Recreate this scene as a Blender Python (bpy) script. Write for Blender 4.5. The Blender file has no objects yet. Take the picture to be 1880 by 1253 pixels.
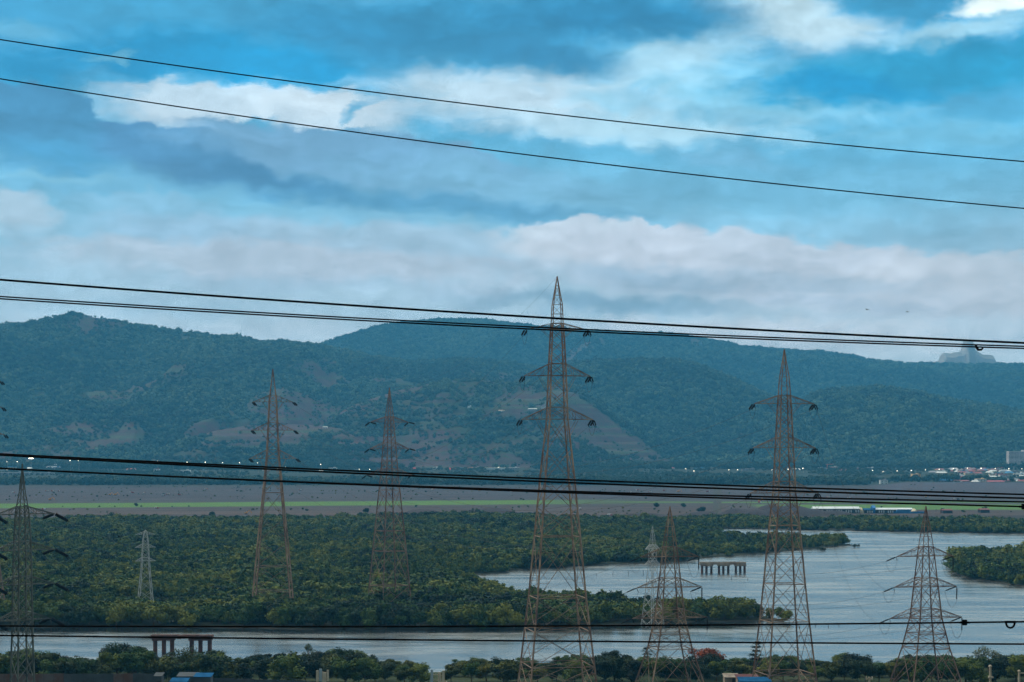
import bpy, math, random
import numpy as np
from mathutils import Vector, Matrix
R = math.radians
F = 3660.0          # focal length in photo pixels (photo is 1880 wide)
CX, HY = 940.0, 820.0   # centre column and horizon row of the photo
CAMZ = 60.0
scene = bpy.context.scene
COL = scene.collection

def lin(c):
    c = c / 255.0
    return c / 12.92 if c <= 0.04045 else ((c + 0.055) / 1.055) ** 2.4
def C_(r, g, b): return (r, g, b, 1.0)
def S(r, g, b): return (lin(r), lin(g), lin(b), 1.0)

# ------------------------------------------------------------------ camera
cam_d = bpy.data.cameras.new('camera')
cam = bpy.data.objects.new('camera', cam_d)
COL.objects.link(cam)
cam.location = (0, 0, CAMZ)
cam.rotation_euler = (R(90), 0, 0)
cam_d.sensor_fit = 'HORIZONTAL'
cam_d.sensor_width = 36.0
cam_d.lens = 36.0 * F / 1880.0
cam_d.shift_y = (HY - 626.5) / 1880.0
cam_d.clip_start = 0.5
cam_d.clip_end = 60000
scene.camera = cam

# ------------------------------------------------------------------ render settings
scene.render.engine = 'CYCLES'
cy = scene.cycles
cy.use_denoising = True
cy.max_bounces = 5
cy.diffuse_bounces = 2
cy.glossy_bounces = 2
cy.transmission_bounces = 2
cy.transparent_max_bounces = 8
cy.volume_bounces = 0
cy.use_adaptive_sampling = True
cy.adaptive_threshold = 0.02
cy.pixel_filter_type = 'BLACKMAN_HARRIS'
cy.filter_width = 1.5
scene.view_settings.view_transform = 'Standard'
scene.view_settings.look = 'None'
scene.view_settings.gamma = 1.0
scene.view_settings.exposure = 0.34

# ------------------------------------------------------------------ node helpers
class NT:
    def __init__(s, nt): s.nt = nt; s.n = nt.nodes; s.l = nt.links
    def new(s, t, **kw):
        n = s.n.new(t)
        for k, v in kw.items(): setattr(n, k, v)
        return n
    def put(s, sock, v):
        if hasattr(v, 'is_output') or isinstance(v, bpy.types.NodeSocket): s.l.new(v, sock)
        else: sock.default_value = v
    def m(s, op, a, b=None, c=None, clamp=False):
        n = s.new('ShaderNodeMath', operation=op, use_clamp=clamp)
        s.put(n.inputs[0], a)
        if b is not None: s.put(n.inputs[1], b)
        if c is not None: s.put(n.inputs[2], c)
        return n.outputs[0]
    def mix(s, f, a, b, mode='MIX'):
        n = s.new('ShaderNodeMix', data_type='RGBA', blend_type=mode)
        s.put(n.inputs[0], f); s.put(n.inputs[6], a); s.put(n.inputs[7], b)
        return n.outputs[2]
    def mr(s, v, a, b, c=0.0, d=1.0, smooth=False):
        n = s.new('ShaderNodeMapRange', interpolation_type='SMOOTHSTEP' if smooth else 'LINEAR')
        n.clamp = True
        for i, x in enumerate((v, a, b, c, d)): s.put(n.inputs[i], x)
        return n.outputs[0]
    def noise(s, vec, scale, detail=4, rough=0.55, out=0, dist=0.0):
        n = s.new('ShaderNodeTexNoise')
        if vec is not None: s.l.new(vec, n.inputs['Vector'])
        s.put(n.inputs['Scale'], scale); n.inputs['Detail'].default_value = detail
        n.inputs['Roughness'].default_value = rough; n.inputs['Distortion'].default_value = dist
        return n.outputs[out]
    def comb(s, x, y, z):
        n = s.new('ShaderNodeCombineXYZ'); s.put(n.inputs[0], x); s.put(n.inputs[1], y); s.put(n.inputs[2], z)
        return n.outputs[0]
    def sep(s, v):
        n = s.new('ShaderNodeSeparateXYZ'); s.l.new(v, n.inputs[0]); return n.outputs
    def ramp(s, f, stops, ease='LINEAR'):
        n = s.new('ShaderNodeValToRGB'); s.put(n.inputs[0], f)
        cr = n.color_ramp; cr.interpolation = ease
        while len(cr.elements) < len(stops): cr.elements.new(0.5)
        for e, (p, c) in zip(cr.elements, stops): e.position = p; e.color = c
        return n.outputs[0]

# ------------------------------------------------------------------ world: sky and cloud deck (by direction)
SUN_EL, SUN_AZ = R(42), R(-66)   # azimuth from +Y towards +X: behind and to the left of the camera
world = bpy.data.worlds.new('World'); scene.world = world; world.use_nodes = True
w = NT(world.node_tree); w.n.clear()
tc = w.new('ShaderNodeTexCoord')
X, Y, Z = w.sep(tc.outputs['Generated'])
az = w.m('ARCTAN2', X, Y)
el = w.m('ARCSINE', w.m('MINIMUM', w.m('MAXIMUM', Z, -1.0), 1.0))
px0 = w.m('MULTIPLY_ADD', az, F * 1.012, CX)
py0 = w.m('MULTIPLY_ADD', el, -F * 1.008, HY)
cv = w.comb(w.m('MULTIPLY', px0, 1 / 420.0), w.m('MULTIPLY', py0, 1 / 210.0), 0.0)
nA = w.sep(w.noise(cv, 1.0, 5, 0.6, out=1))
nB = w.sep(w.noise(w.comb(w.m('MULTIPLY', px0, 1 / 85.0), w.m('MULTIPLY', py0, 1 / 52.0), 3.3), 1.0, 6, 0.62, out=1))
vo = w.new('ShaderNodeTexVoronoi', feature='SMOOTH_F1'); vo.inputs['Scale'].default_value = 1.0; vo.inputs['Smoothness'].default_value = .35
w.l.new(w.comb(w.m('MULTIPLY_ADD', nB[0], .9, w.m('MULTIPLY', px0, 1 / 42.0)), w.m('MULTIPLY_ADD', nB[1], .9, w.m('MULTIPLY', py0, 1 / 30.0)), 0.0), vo.inputs['Vector'])
bil = w.m('SUBTRACT', vo.outputs['Distance'], .42)
px = w.m('ADD', w.m('MULTIPLY_ADD', w.m('SUBTRACT', nA[0], 0.5), 110, px0), w.m('MULTIPLY', w.m('SUBTRACT', nB[0], 0.5), 95))
py = w.m('ADD', w.m('MULTIPLY_ADD', w.m('SUBTRACT', nA[1], 0.5), 56, py0), w.m('MULTIPLY_ADD', bil, 15, w.m('MULTIPLY', w.m('SUBTRACT', nB[1], 0.5), 50)))
g = w.mr(py, -900, 900, 0, 1)
def gp(v): return (v + 900) / 1800.0
colr = w.ramp(g, [(0.0, C_(1.35, 1.35, 1.35)), (gp(-420), C_(1.1, 1.15, 1.2)), (gp(-130), C_(.88, .95, 1.02)), (gp(-50), S(120, 180, 214)), (gp(20), S(66, 158, 208)), (gp(230), S(92, 170, 212)),
                  (gp(380), S(122, 178, 212)), (gp(500), S(150, 185, 212)), (gp(640), S(172, 195, 214)), (1.0, S(176, 192, 206))])
wisp = w.m('MULTIPLY', w.m('SUBTRACT', w.noise(w.comb(w.m('MULTIPLY', px0, 1 / 120.0), w.m('MULTIPLY', py0, 1 / 46.0), 11.0), 1.0, 9, 0.66, dist=.6), 0.5), 0.95)
LAY = [  # cx, cy, rx, ry_top, ry_bottom, rot(deg), soft_top, soft_bottom, rgb, opacity
    (200, 330, 420, 70, 60, 0, .9, .9, (112, 172, 212), .7),
    (1330, 175, 470, 110, 90, 6, .8, .9, (155, 206, 234), .9),
    (1475, 62, 230, 76, 70, 12, .6, .9, (204, 222, 238), .92),
    (940, 190, 380, 74, 70, 4, .6, .9, (198, 216, 234), .95),
    (1230, 118, 260, 40, 60, -14, .8, .9, (186, 214, 234), .8),
    (1120, 235, 420, 34, 34, 3, .9, .9, (190, 212, 232), .7),
    (470, 212, 350, 54, 96, 2, .24, .75, (196, 212, 230), .96),
    (560, 190, 180, 26, 30, 0, .9, .9, (216, 226, 240), .6),
    (1210, 235, 360, 50, 50, 3, .9, .9, (176, 212, 234), .7),
    (300, 40, 520, 90, 70, 0, .9, .8, (74, 160, 205), .8),
    (400, 116, 400, 70, 46, 1, .95, .3, (0, 146, 198), .97),
    (60, 150, 190, 55, 55, 0, .9, .9, (0, 146, 198), .95),
    (30, 85, 130, 26, 20, 8, .7, .9, (120, 182, 216), .6),
    (210, 128, 60, 10, 8, -4, .9, .9, (130, 188, 218), .6),
    (780, 70, 420, 80, 62, 4, .9, .7, (50, 134, 178), .92),
    (1130, 40, 330, 60, 62, 3, .8, .7, (44, 130, 176), .97),
    (1020, 110, 190, 40, 48, 10, .9, .8, (58, 140, 186), .92),
    (620, 60, 240, 50, 40, 0, .9, .9, (56, 150, 200), .5),
    (1625, 22, 130, 42, 40, 10, .7, .7, (62, 142, 184), .95),
    (1850, 28, 130, 22, 24, -6, .5, .5, (250, 252, 255), .95),
    (1740, 90, 230, 40, 34, -12, .7, .9, (176, 210, 232), .85),
    (1700, 150, 430, 62, 60, -4, .5, .75, (40, 158, 204), .96),
    (1560, 170, 230, 34, 40, 4, .8, .7, (0, 150, 204), .9),
    (1750, 262, 330, 36, 34, 0, .9, .9, (128, 188, 220), .6),
    (1120, 190, 140, 20, 20, 3, .9, .9, (136, 192, 222), .6),
    (60, 262, 200, 92, 84, 12, .10, .7, (74, 138, 182), .98),
    (100, 300, 170, 40, 50, 8, .9, .9, (78, 154, 200), .6),
    (462, 228, 60, 22, 26, -10, .6, .8, (88, 158, 198), .97),
    (645, 205, 60, 16, 10, -30, .9, .9, (100, 168, 208), .9),
    (600, 240, 110, 10, 12, -3, .9, .9, (86, 160, 204), .9),
    (330, 306, 190, 66, 60, 12, .10, .8, (84, 140, 186), .98),
    (660, 306, 430, 68, 80, 7, .14, .9, (116, 160, 198), .97),
    (930, 335, 420, 66, 70, 5, .9, .9, (122, 172, 206), .85),
    (520, 338, 320, 26, 50, 14, .9, .8, (74, 132, 178), .9),
    (820, 378, 480, 28, 36, 4, .9, .8, (84, 144, 186), .85),
    (1480, 350, 500, 60, 60, 3, .9, .9, (116, 176, 212), .7),
    (1340, 290, 160, 26, 30, 3, .8, .9, (124, 172, 206), .6),
    (110, 342, 190, 12, 14, 2, .9, .9, (130, 184, 214), .7),
    (25, 404, 110, 46, 50, 8, .35, .9, (170, 196, 220), .9),
    (260, 384, 160, 24, 40, 4, .4, .9, (136, 180, 212), .7),
    (390, 440, 330, 46, 60, 4, .45, .9, (146, 180, 210), .85),
    (760, 462, 420, 56, 60, 3, .45, .9, (156, 184, 210), .9),
    (560, 520, 420, 26, 30, 2, .9, .9, (128, 168, 200), .7),
    (1120, 470, 240, 72, 90, 3, .12, .9, (190, 204, 222), .9),
    (1400, 520, 500, 96, 80, 7, .13, .9, (182, 196, 216), .93),
    (1760, 560, 330, 84, 60, 5, .2, .9, (182, 196, 214), .9),
    (1180, 505, 340, 34, 46, 4, .9, .9, (140, 166, 192), .85),
    (1500, 520, 330, 26, 34, 7, .9, .9, (158, 180, 204), .7),
    (1080, 552, 400, 22, 26, 2, .9, .8, (124, 156, 184), .9),
    (1560, 560, 260, 16, 22, 5, .9, .9, (148, 172, 198), .5),
    (250, 575, 500, 26, 26, 0, .9, .9, (150, 182, 208), .6),
    (520, 490, 640, 46, 70, 3, .5, .9, (172, 186, 206), .75),
    (1450, 610, 620, 32, 60, 2, .9, .9, (186, 200, 216), .8),
    (500, 612, 460, 22, 40, 1, .9, .9, (172, 194, 214), .7),
]
for (cx, cyy, rx, rt, rb, rot, st, sb, rgb, op) in LAY:
    ca, sa = math.cos(R(rot)), math.sin(R(rot))
    dx = w.m('SUBTRACT', px, float(cx)); dy = w.m('SUBTRACT', py, float(cyy))
    u = w.m('MULTIPLY_ADD', dx, ca / rx, w.m('MULTIPLY', dy, sa / rx))
    v = w.m('MULTIPLY_ADD', dx, -sa, w.m('MULTIPLY', dy, ca))
    vv = w.m('MULTIPLY_ADD', w.m('MAXIMUM', v, 0.0), 1.0 / rb, w.m('MULTIPLY', w.m('MINIMUM', v, 0.0), 1.0 / rt))
    r = w.m('SQRT', w.m('MULTIPLY_ADD', u, u, w.m('MULTIPLY', vv, vv)))
    r = w.m('MULTIPLY_ADD', wisp, min(1.0, .25 + st), r)
    soft = w.mr(vv, -0.6, 0.6, 1 - st, 1 - sb)
    mk = w.mr(r, soft, 1.04, op, 0.0, smooth=True)
    colr = w.mix(mk, colr, S(*rgb))
tex = w.noise(w.comb(w.m('MULTIPLY', px, 1 / 330.0), w.m('MULTIPLY', py, 1 / 95.0), 7.0), 1.0, 9, 0.6)
tex2 = w.noise(w.comb(w.m('MULTIPLY', px, 1 / 60.0), w.m('MULTIPLY', py, 1 / 24.0), 1.0), 1.0, 6, 0.6)
tx = w.m('MULTIPLY', w.m('MULTIPLY', w.mr(tex, 0.28, 0.72, 0.76, 1.20), w.mr(tex2, 0.25, 0.75, 0.94, 1.06)), w.m('MULTIPLY', w.mr(w.noise(w.comb(w.m('MULTIPLY', px, 1 / 130.0), w.m('MULTIPLY', py, 1 / 44.0), 21.0), 1.0, 8, 0.62), .3, .7, .87, 1.12), w.m('MULTIPLY_ADD', bil, -.16, 1.0)))
rear_dim = w.mr(Y, -0.5, 0.35, 0.27, 1.0)  # unseen sky behind the camera dimmed so that tree fronts turn dark
gam = w.new('ShaderNodeGamma'); w.l.new(colr, gam.inputs[0]); gam.inputs[1].default_value = 1.16; colr = gam.outputs[0]
colr = w.mix(1.0, colr, w.comb(w.m('MULTIPLY', tx, w.mr(py0, 120, 620, .92, 1.50)), w.m('MULTIPLY', tx, w.mr(py0, 120, 700, .99, 1.28)), w.m('MULTIPLY', tx, w.mr(py0, 0, 700, .90, 1.06))), 'MULTIPLY')
colr = w.mix(1.0, colr, w.comb(rear_dim, rear_dim, rear_dim), 'MULTIPLY')
nish = w.new('ShaderNodeTexSky', sky_type='NISHITA')
nish.sun_disc = False; nish.sun_elevation = SUN_EL; nish.sun_rotation = SUN_AZ
nish.air_density = 1.5; nish.dust_density = 2.0
b1 = w.new('ShaderNodeBackground'); w.l.new(nish.outputs[0], b1.inputs[0]); b1.inputs[1].default_value = 0.006
b2 = w.new('ShaderNodeBackground'); w.l.new(colr, b2.inputs[0]); b2.inputs[1].default_value = 1.03
ad = w.new('ShaderNodeAddShader'); w.l.new(b1.outputs[0], ad.inputs[0]); w.l.new(b2.outputs[0], ad.inputs[1])
wo = w.new('ShaderNodeOutputWorld'); w.l.new(ad.outputs[0], wo.inputs[0])
world.cycles.sampling_method = 'MANUAL'; world.cycles.sample_map_resolution = 512

# ------------------------------------------------------------------ sun (overcast, broad and weak)
sl = bpy.data.lights.new('sun', 'SUN'); sl.energy = 1.5; sl.angle = R(11); sl.color = (1.0, 0.9, 0.74)
sun = bpy.data.objects.new('sun', sl); COL.objects.link(sun)
sd = Vector((math.sin(SUN_AZ) * math.cos(SUN_EL), math.cos(SUN_AZ) * math.cos(SUN_EL), math.sin(SUN_EL)))
sun.rotation_euler = sd.to_track_quat('Z', 'Y').to_euler()

# ------------------------------------------------------------------ materials
def material(name, c1, c2=None, scale=1.0, rough=0.8, spec=0.3, bump=0.0, metal=0.0, detail=5, obj_random=0.0, lo=0.35, hi=0.65):
    m = bpy.data.materials.new(name); m.use_nodes = True
    t = NT(m.node_tree); b = t.n['Principled BSDF']
    geo = t.new('ShaderNodeNewGeometry')
    nz = t.noise(geo.outputs['Position'], scale, detail, 0.6)
    c = t.mix(t.mr(nz, lo, hi), c1, c2 or c1)
    if obj_random:
        oi = t.new('ShaderNodeObjectInfo')
        k = t.mr(oi.outputs['Random'], 0, 1, 1 - obj_random, 1 + obj_random)
        c = t.mix(1.0, c, t.comb(k, k, k), 'MULTIPLY')
    t.put(b.inputs['Base Color'], c)
    b.inputs['Roughness'].default_value = rough
    b.inputs['Specular IOR Level'].default_value = spec
    b.inputs['Metallic'].default_value = metal
    if bump:
        bn = t.new('ShaderNodeBump'); bn.inputs['Strength'].default_value = bump
        t.l.new(nz, bn.inputs['Height']); t.l.new(bn.outputs[0], b.inputs['Normal'])
    return m

def leaf_material(name, dark, mid, light, patch_scale=0.012, clump_scale=0.3, k=1.0):
    m = bpy.data.materials.new(name); m.use_nodes = True
    t = NT(m.node_tree); b = t.n['Principled BSDF']
    geo = t.new('ShaderNodeNewGeometry'); oi = t.new('ShaderNodeObjectInfo')
    patch = t.noise(geo.outputs['Position'], patch_scale, 3, 0.6)
    clump = t.noise(geo.outputs['Position'], clump_scale, 4, 0.6)
    f = t.m('ADD', t.m('MULTIPLY', t.m('SUBTRACT', patch, 0.5), 1.7), t.m('MULTIPLY', t.m('SUBTRACT', clump, 0.5), 1.1))
    f = t.m('ADD', f, t.m('MULTIPLY', oi.outputs['Random'], 0.75), None)
    c = t.ramp(t.m('ADD', f, 0.1), [(0.05, dark), (0.45, mid), (0.95, light)])
    t.put(b.inputs['Base Color'], c)
    b.inputs['Roughness'].default_value = 0.75
    b.inputs['Specular IOR Level'].default_value = 0.15
    return m

def C(r, g, b): return (r, g, b, 1.0)
M = {}
M['rust'] = material('rusty_steel', S(92, 68, 62), S(150, 128, 110), 0.25, 0.8, 0.2)
M['rust_red'] = material('red_brown_steel', S(96, 66, 62), S(138, 114, 100), 0.25, 0.8, 0.2)
M['galv'] = material('weathered_grey_steel', S(58, 64, 64), S(98, 102, 96), 0.25, 0.7, 0.3)
M['galv_pale'] = material('pale_galvanised_steel', S(140, 146, 152), S(170, 172, 170), 0.25, 0.6, 0.3)
M['insul'] = material('dark_insulator_glaze', C(.004, .004, .007), C(.01, .009, .013), 1.0, 0.75, 0.08)
M['cable_near'] = material('black_conductor', C(.002, .0025, .004), C(.005, .006, .008), 2.0, 0.9, 0.02)
M['cable_far'] = material('weathered_conductor', S(58, 62, 72), S(74, 76, 84), 1.0, 0.7, 0.2)
M['concrete'] = material('weathered_concrete', S(150, 140, 128), S(112, 98, 90), 0.5, 0.9, 0.15, 0.3)
M['pier_red'] = material('rust_stained_pier', S(88, 56, 48), S(62, 46, 44), 0.6, 0.9, 0.15, 0.3)
M['pole'] = material('pale_painted_pole', S(176, 166, 152), S(150, 138, 124), 1.5, 0.7, 0.2)
M['antenna'] = material('antenna_housing', S(190, 182, 168), S(168, 160, 148), 1.5, 0.6, 0.2)
M['antenna_blue'] = material('grey_blue_antenna', S(150, 170, 186), S(136, 156, 172), 1.5, 0.6, 0.2)
M['bark'] = material('bark', S(74, 64, 54), S(96, 84, 70), 1.5, 0.9, 0.1)
M['sheet_grey'] = material('grey_sheet_metal', S(84, 88, 94), S(68, 72, 76), 0.3, 0.95, 0.05)
M['sheet_rust'] = material('rusting_sheet_metal', S(106, 98, 98), S(100, 74, 66), 0.35, 0.95, 0.05)
M['sheet_blue'] = material('blue_sheet_metal', S(24, 84, 128), S(18, 66, 104), 0.5, 0.95, 0.04)
M['dark'] = material('dark_opening', S(34, 44, 56), S(26, 34, 44), 1.0, 0.4, 0.4)
M['bird'] = material('dark_feathers', S(40, 40, 44), S(52, 50, 52), 3.0, 0.9, 0.1)
LEAF_A = leaf_material('mangrove_leaves', C(.003, .014, .007), C(.029, .066, .013), C(.118, .130, .018))
LEAF_H = leaf_material('hill_leaves', C(.004, .018, .016), C(.022, .056, .036), C(.085, .135, .075), 0.0025, 0.05)
LEAF_V = leaf_material('valley_leaves', C(.010, .032, .022), C(.022, .050, .028), C(.042, .068, .030), 0.004, 0.08)
LEAF_N = leaf_material('river_bank_leaves', C(.005, .020, .006), C(.028, .064, .012), C(.095, .118, .018), 0.05, 0.5)
LEAF_Y = leaf_material('olive_leaves', C(.014, .026, .006), C(.040, .055, .010), C(.11, .11, .018), 0.05, 0.5)
LEAF_D = leaf_material('dark_leaves', C(.003, .012, .008), C(.008, .024, .013), C(.022, .042, .016), 0.05, 0.5)
LEAF_R = leaf_material('orange_red_blossom', C(.08, .024, .010), C(.22, .048, .020), C(.31, .085, .038), 0.05, 0.9)
LEAF_G = leaf_material('grey_green_leaves', C(.04, .06, .04), C(.07, .09, .055), C(.11, .12, .07), 0.05, 0.5)

# ------------------------------------------------------------------ numpy noise
def _h(ix, iy, seed):
    n = (ix.astype(np.int64) * 374761393 + iy.astype(np.int64) * 668265263 + seed * 1442695041) & 0xffffffff
    n = ((n ^ (n >> 13)) * 1274126177) & 0xffffffff
    n = n ^ (n >> 16)
    return (n & 0xffffff) / float(0xffffff)
def vnoise(x, y, seed=0):
    x = np.asarray(x, float); y = np.asarray(y, float)
    ix = np.floor(x); iy = np.floor(y); fx = x - ix; fy = y - iy
    fx = fx * fx * fx * (fx * (fx * 6 - 15) + 10); fy = fy * fy * fy * (fy * (fy * 6 - 15) + 10)
    a = _h(ix, iy, seed); b = _h(ix + 1, iy, seed); c = _h(ix, iy + 1, seed); d = _h(ix + 1, iy + 1, seed)
    return (a * (1 - fx) + b * fx) * (1 - fy) + (c * (1 - fx) + d * fx) * fy
def fbm(x, y, oct=4, seed=0, gain=0.5):
    s = 0; a = 1; t = 0
    for i in range(oct):
        s = s + a * vnoise(x * 2 ** i + 17.3 * i, y * 2 ** i - 9.1 * i, seed + i); t += a; a *= gain
    return s / t
def ridged(x, y, oct=4, seed=0):
    s = 0; a = 1; t = 0
    for i in range(oct):
        s = s + a * (1 - abs(2 * vnoise(x * 2 ** i + 7.7 * i, y * 2 ** i, seed + i) - 1)); t += a; a *= 0.5
    return s / t

# ------------------------------------------------------------------ terrain functions
def I(p, pts): return np.interp(p, [a for a, b in pts], [b for a, b in pts])
BIG = 1e4
YF = [(-3000, 668), (0, 665), (300, 662), (600, 652), (870, 651), (1100, 666), (1300, 684), (1420, 684), (1462, 677)]
YB = [(856, BIG), (862, 925), (884, 855), (930, 785), (1040, 768), (1100, 752), (1240, 728), (1400, 703), (1462, 677)]
YPF = [(861, 925), (920, 945), (985, 976), (1100, 1005), (1240, 1031), (1300, 1070), (1400, 1115), (1480, 1160), (1562, 1206)]
YPB = [(1306, BIG), (1316, 1306), (1400, 1282), (1480, 1258), (1530, 1240), (1562, 1214)]
YFF = [(1300, 1470), (1320, 1454), (1440, 1435), (1570, 1417), (1700, 1390), (1880, 1363), (4000, 1340)]
YIF = [(1738, 998), (1745, 955), (1770, 907), (1820, 880), (1880, 851), (2500, 800), (4000, 790)]
YIB = [(1738, 998), (1760, 1040), (1800, 1071), (1880, 1090), (2500, 1110), (4000, 1120)]
def shore(x, y):
    """metres inside the nearest land (negative = water), measured mostly along the view"""
    p = CX + F * x / y
    wob = (fbm(x / 14, y / 22, 3, 5) - 0.5) * 10
    ya = y + wob
    d = (I(p, [(770, 538), (788, 516), (824, 516), (842, 538)]) + 8 * (fbm(p / 300, p * 0, 2, 3) - .5)) - ya
    d1 = np.minimum(ya - I(p, YF), I(p, YB) - ya); d1 = np.where(p > 1462, -50, d1)
    d2 = np.minimum(ya - I(p, YPF), I(p, YPB) - ya); d2 = np.where((p < 861) | (p > 1562), -50, d2)
    d3 = ya - I(p, YFF); d3 = np.where(p < 1318, -50, d3)
    d4 = np.minimum(ya - I(p, YIF), I(p, YIB) - ya); d4 = np.where(p < 1738, -50, d4)
    return np.maximum.reduce([d, d1, d2, d3, d4])
def smooth(t): t = np.clip(t, 0, 1); return t * t * (3 - 2 * t)
def ground_z(x, y):
    x = np.asarray(x, float); y = np.asarray(y, float)
    d = shore(x, np.maximum(y, 30))
    z = -1.6 + 2.3 * smooth((d + 3) / 6)
    z = z + 0.25 * (fbm(x / 9, y / 9, 3, 8) - .5)
    near = np.maximum(2.0, 53.5 - 0.12 * y) + 0.4 * (fbm(x / 15, y / 15, 2, 12) - .5)
    z = np.where(y < 490, near, z)
    z = np.where((y >= 490) & (y < 580), np.minimum(near, -1.6 + 3.8 * smooth((d + 3) / 9)), z)
    # low spoil heaps and the dark embankment on the plain
    p = CX + F * x / y
    for (pc, yc, hw, hd, hh) in [(778, 1680, 46, 30, 7.0), (890, 1690, 60, 26, 4.5), (940, 1700, 80, 24, 3.5), (1380, 1700, 55, 30, 6.5), (1450, 1720, 60, 40, 8.5),
                                 (1300, 1700, 60, 26, 4.0), (1180, 1705, 50, 20, 2.5), (1530, 1720, 40, 24, 4)]:
        q = ((p - pc) / hw) ** 2 + ((y - yc) / hd) ** 2
        z = z + hh * np.clip(1 - q, 0, 1) ** 0.8 * (0.8 + 0.4 * fbm(x / 12, y / 12, 3, 4))
    e = smooth((p - 1615) / 60) * smooth((y - 2500) / 120) * (1 - smooth((y - 3150) / 200))
    z = z + e * (2.2 + 3 * fbm(x / 90, y / 90, 3, 2))
    e2 = smooth((y - 3150) / 950) * 15
    return z + e2
# ridges: crest row in the photo, crest distance, foot width, back width
RIDGES = [
    dict(pts=[(-900, 640), (-500, 600), (-200, 610), (0, 597), (60, 590), (100, 579), (140, 573), (200, 583), (260, 596), (330, 604), (400, 616), (470, 626), (520, 632), (560, 637),
              (640, 645), (700, 657), (760, 662), (830, 658), (900, 660), (960, 665), (1000, 676), (1060, 700), (1200, 780), (1300, 860)],
         yc=[(-900, 5600), (0, 5800), (300, 6000), (600, 6300), (1000, 6100), (1300, 5900)], wf=1750, wb=900, rav=.36, seed=11),
    dict(pts=[(300, 860), (420, 720), (520, 660), (600, 628), (640, 614), (680, 603), (720, 594), (800, 585), (900, 587), (980, 596), (1060, 604), (1150, 611), (1240, 615), (1300, 625), (1400, 639),
              (1500, 645), (1560, 655), (1640, 669), (1700, 667), (1800, 669), (1880, 669), (2200, 668), (2800, 720)],
         yc=[(300, 8000), (2800, 8200)], wf=1700, wb=1200, rav=.24, seed=23),
    dict(pts=[(900, 800), (1000, 676), (1050, 664), (1090, 659), (1150, 660), (1240, 659), (1280, 668), (1340, 692), (1400, 722), (1460, 745), (1520, 790), (1600, 860)],
         yc=[(900, 5900), (1600, 5700)], wf=1350, wb=700, rav=.32, seed=37),
    dict(pts=[(1360, 860), (1440, 765), (1500, 720), (1560, 713), (1620, 712), (1680, 718), (1750, 735), (1820, 747), (1880, 760), (2000, 760), (2300, 740), (2800, 700)],
         yc=[(1360, 5500), (2800, 5300)], wf=1200, wb=700, rav=.32, seed=41),
    dict(pts=[(560, 800), (640, 742), (700, 722), (760, 704), (850, 692), (920, 697), (1000, 699), (1050, 706), (1090, 728), (1130, 765), (1170, 790), (1220, 832), (1270, 862)],
         yc=[(560, 5000), (1270, 4850)], wf=850, wb=420, rav=.20, seed=53),
    dict(pts=[(180, 866), (260, 835), (330, 806), (400, 785), (460, 776), (520, 774), (600, 778), (680, 786), (760, 800), (840, 840), (900, 866)],
         yc=[(180, 4600), (900, 4550)], wf=520, wb=300, rav=.10, seed=61),
    dict(pts=[(380, 790), (430, 742), (480, 716), (520, 706), (570, 722), (640, 745), (720, 790)],
         yc=[(380, 5150), (720, 5150)], wf=520, wb=300, rav=.10, seed=71),
]
def hill_z(x, y, which=False):
    x = np.asarray(x, float); y = np.asarray(y, float)
    best = np.full(x.shape, -3.0); bid = np.zeros(x.shape, int)
    for k, r in enumerate(RIDGES):
        n1 = fbm(x / 420, y / 420, 3, r['seed']) - .5
        p = CX + F * x / y
        yc = I(p, r['yc']) + 160 * (fbm(p / 160, p * 0, 3, r['seed'] + 3) - .5)
        py = I(p, r['pts']) + 3.0 * (fbm(p / 34, p * 0, 3, r['seed'] + 9) - .5)
        H = CAMZ + (HY - py) * yc / F - 7
        t = np.clip((y - (yc - r['wf'])) / r['wf'], 0, 1)
        prof = 0.35 * t + 0.65 * smooth(t) ** 0.9
        rv = ridged((x + 140 * n1) / (r['wf'] * .34), y / (r['wf'] * 1.3), 4, r['seed'] + 5)
        rv2 = fbm(x / 75, y / 95, 4, r['seed'] + 6) - .5
        bell = np.clip(4 * t * (1 - t), 0, 1)
        z = H * prof + np.maximum(H, 0) * bell * (r['rav'] * (rv - .62) * 2.0) + bell ** .5 * np.minimum(H, 300) * 0.07 * rv2
        if r['seed'] in (53, 61):   # cut benches on the quarried spur
            st = 17.0; q = z / st; fq = q - np.floor(q)
            zt = (np.floor(q) + smooth((fq - .35) / .3)) * st
            z = z * (1 - .55 * bell) + zt * .55 * bell
        back = smooth((y - yc) / r['wb'])
        z = z * (1 - back) - 3 * back
        up = z > best
        best = np.where(up, z, best); bid = np.where(up, k, bid)
    if which: return best, bid
    return best

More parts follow.
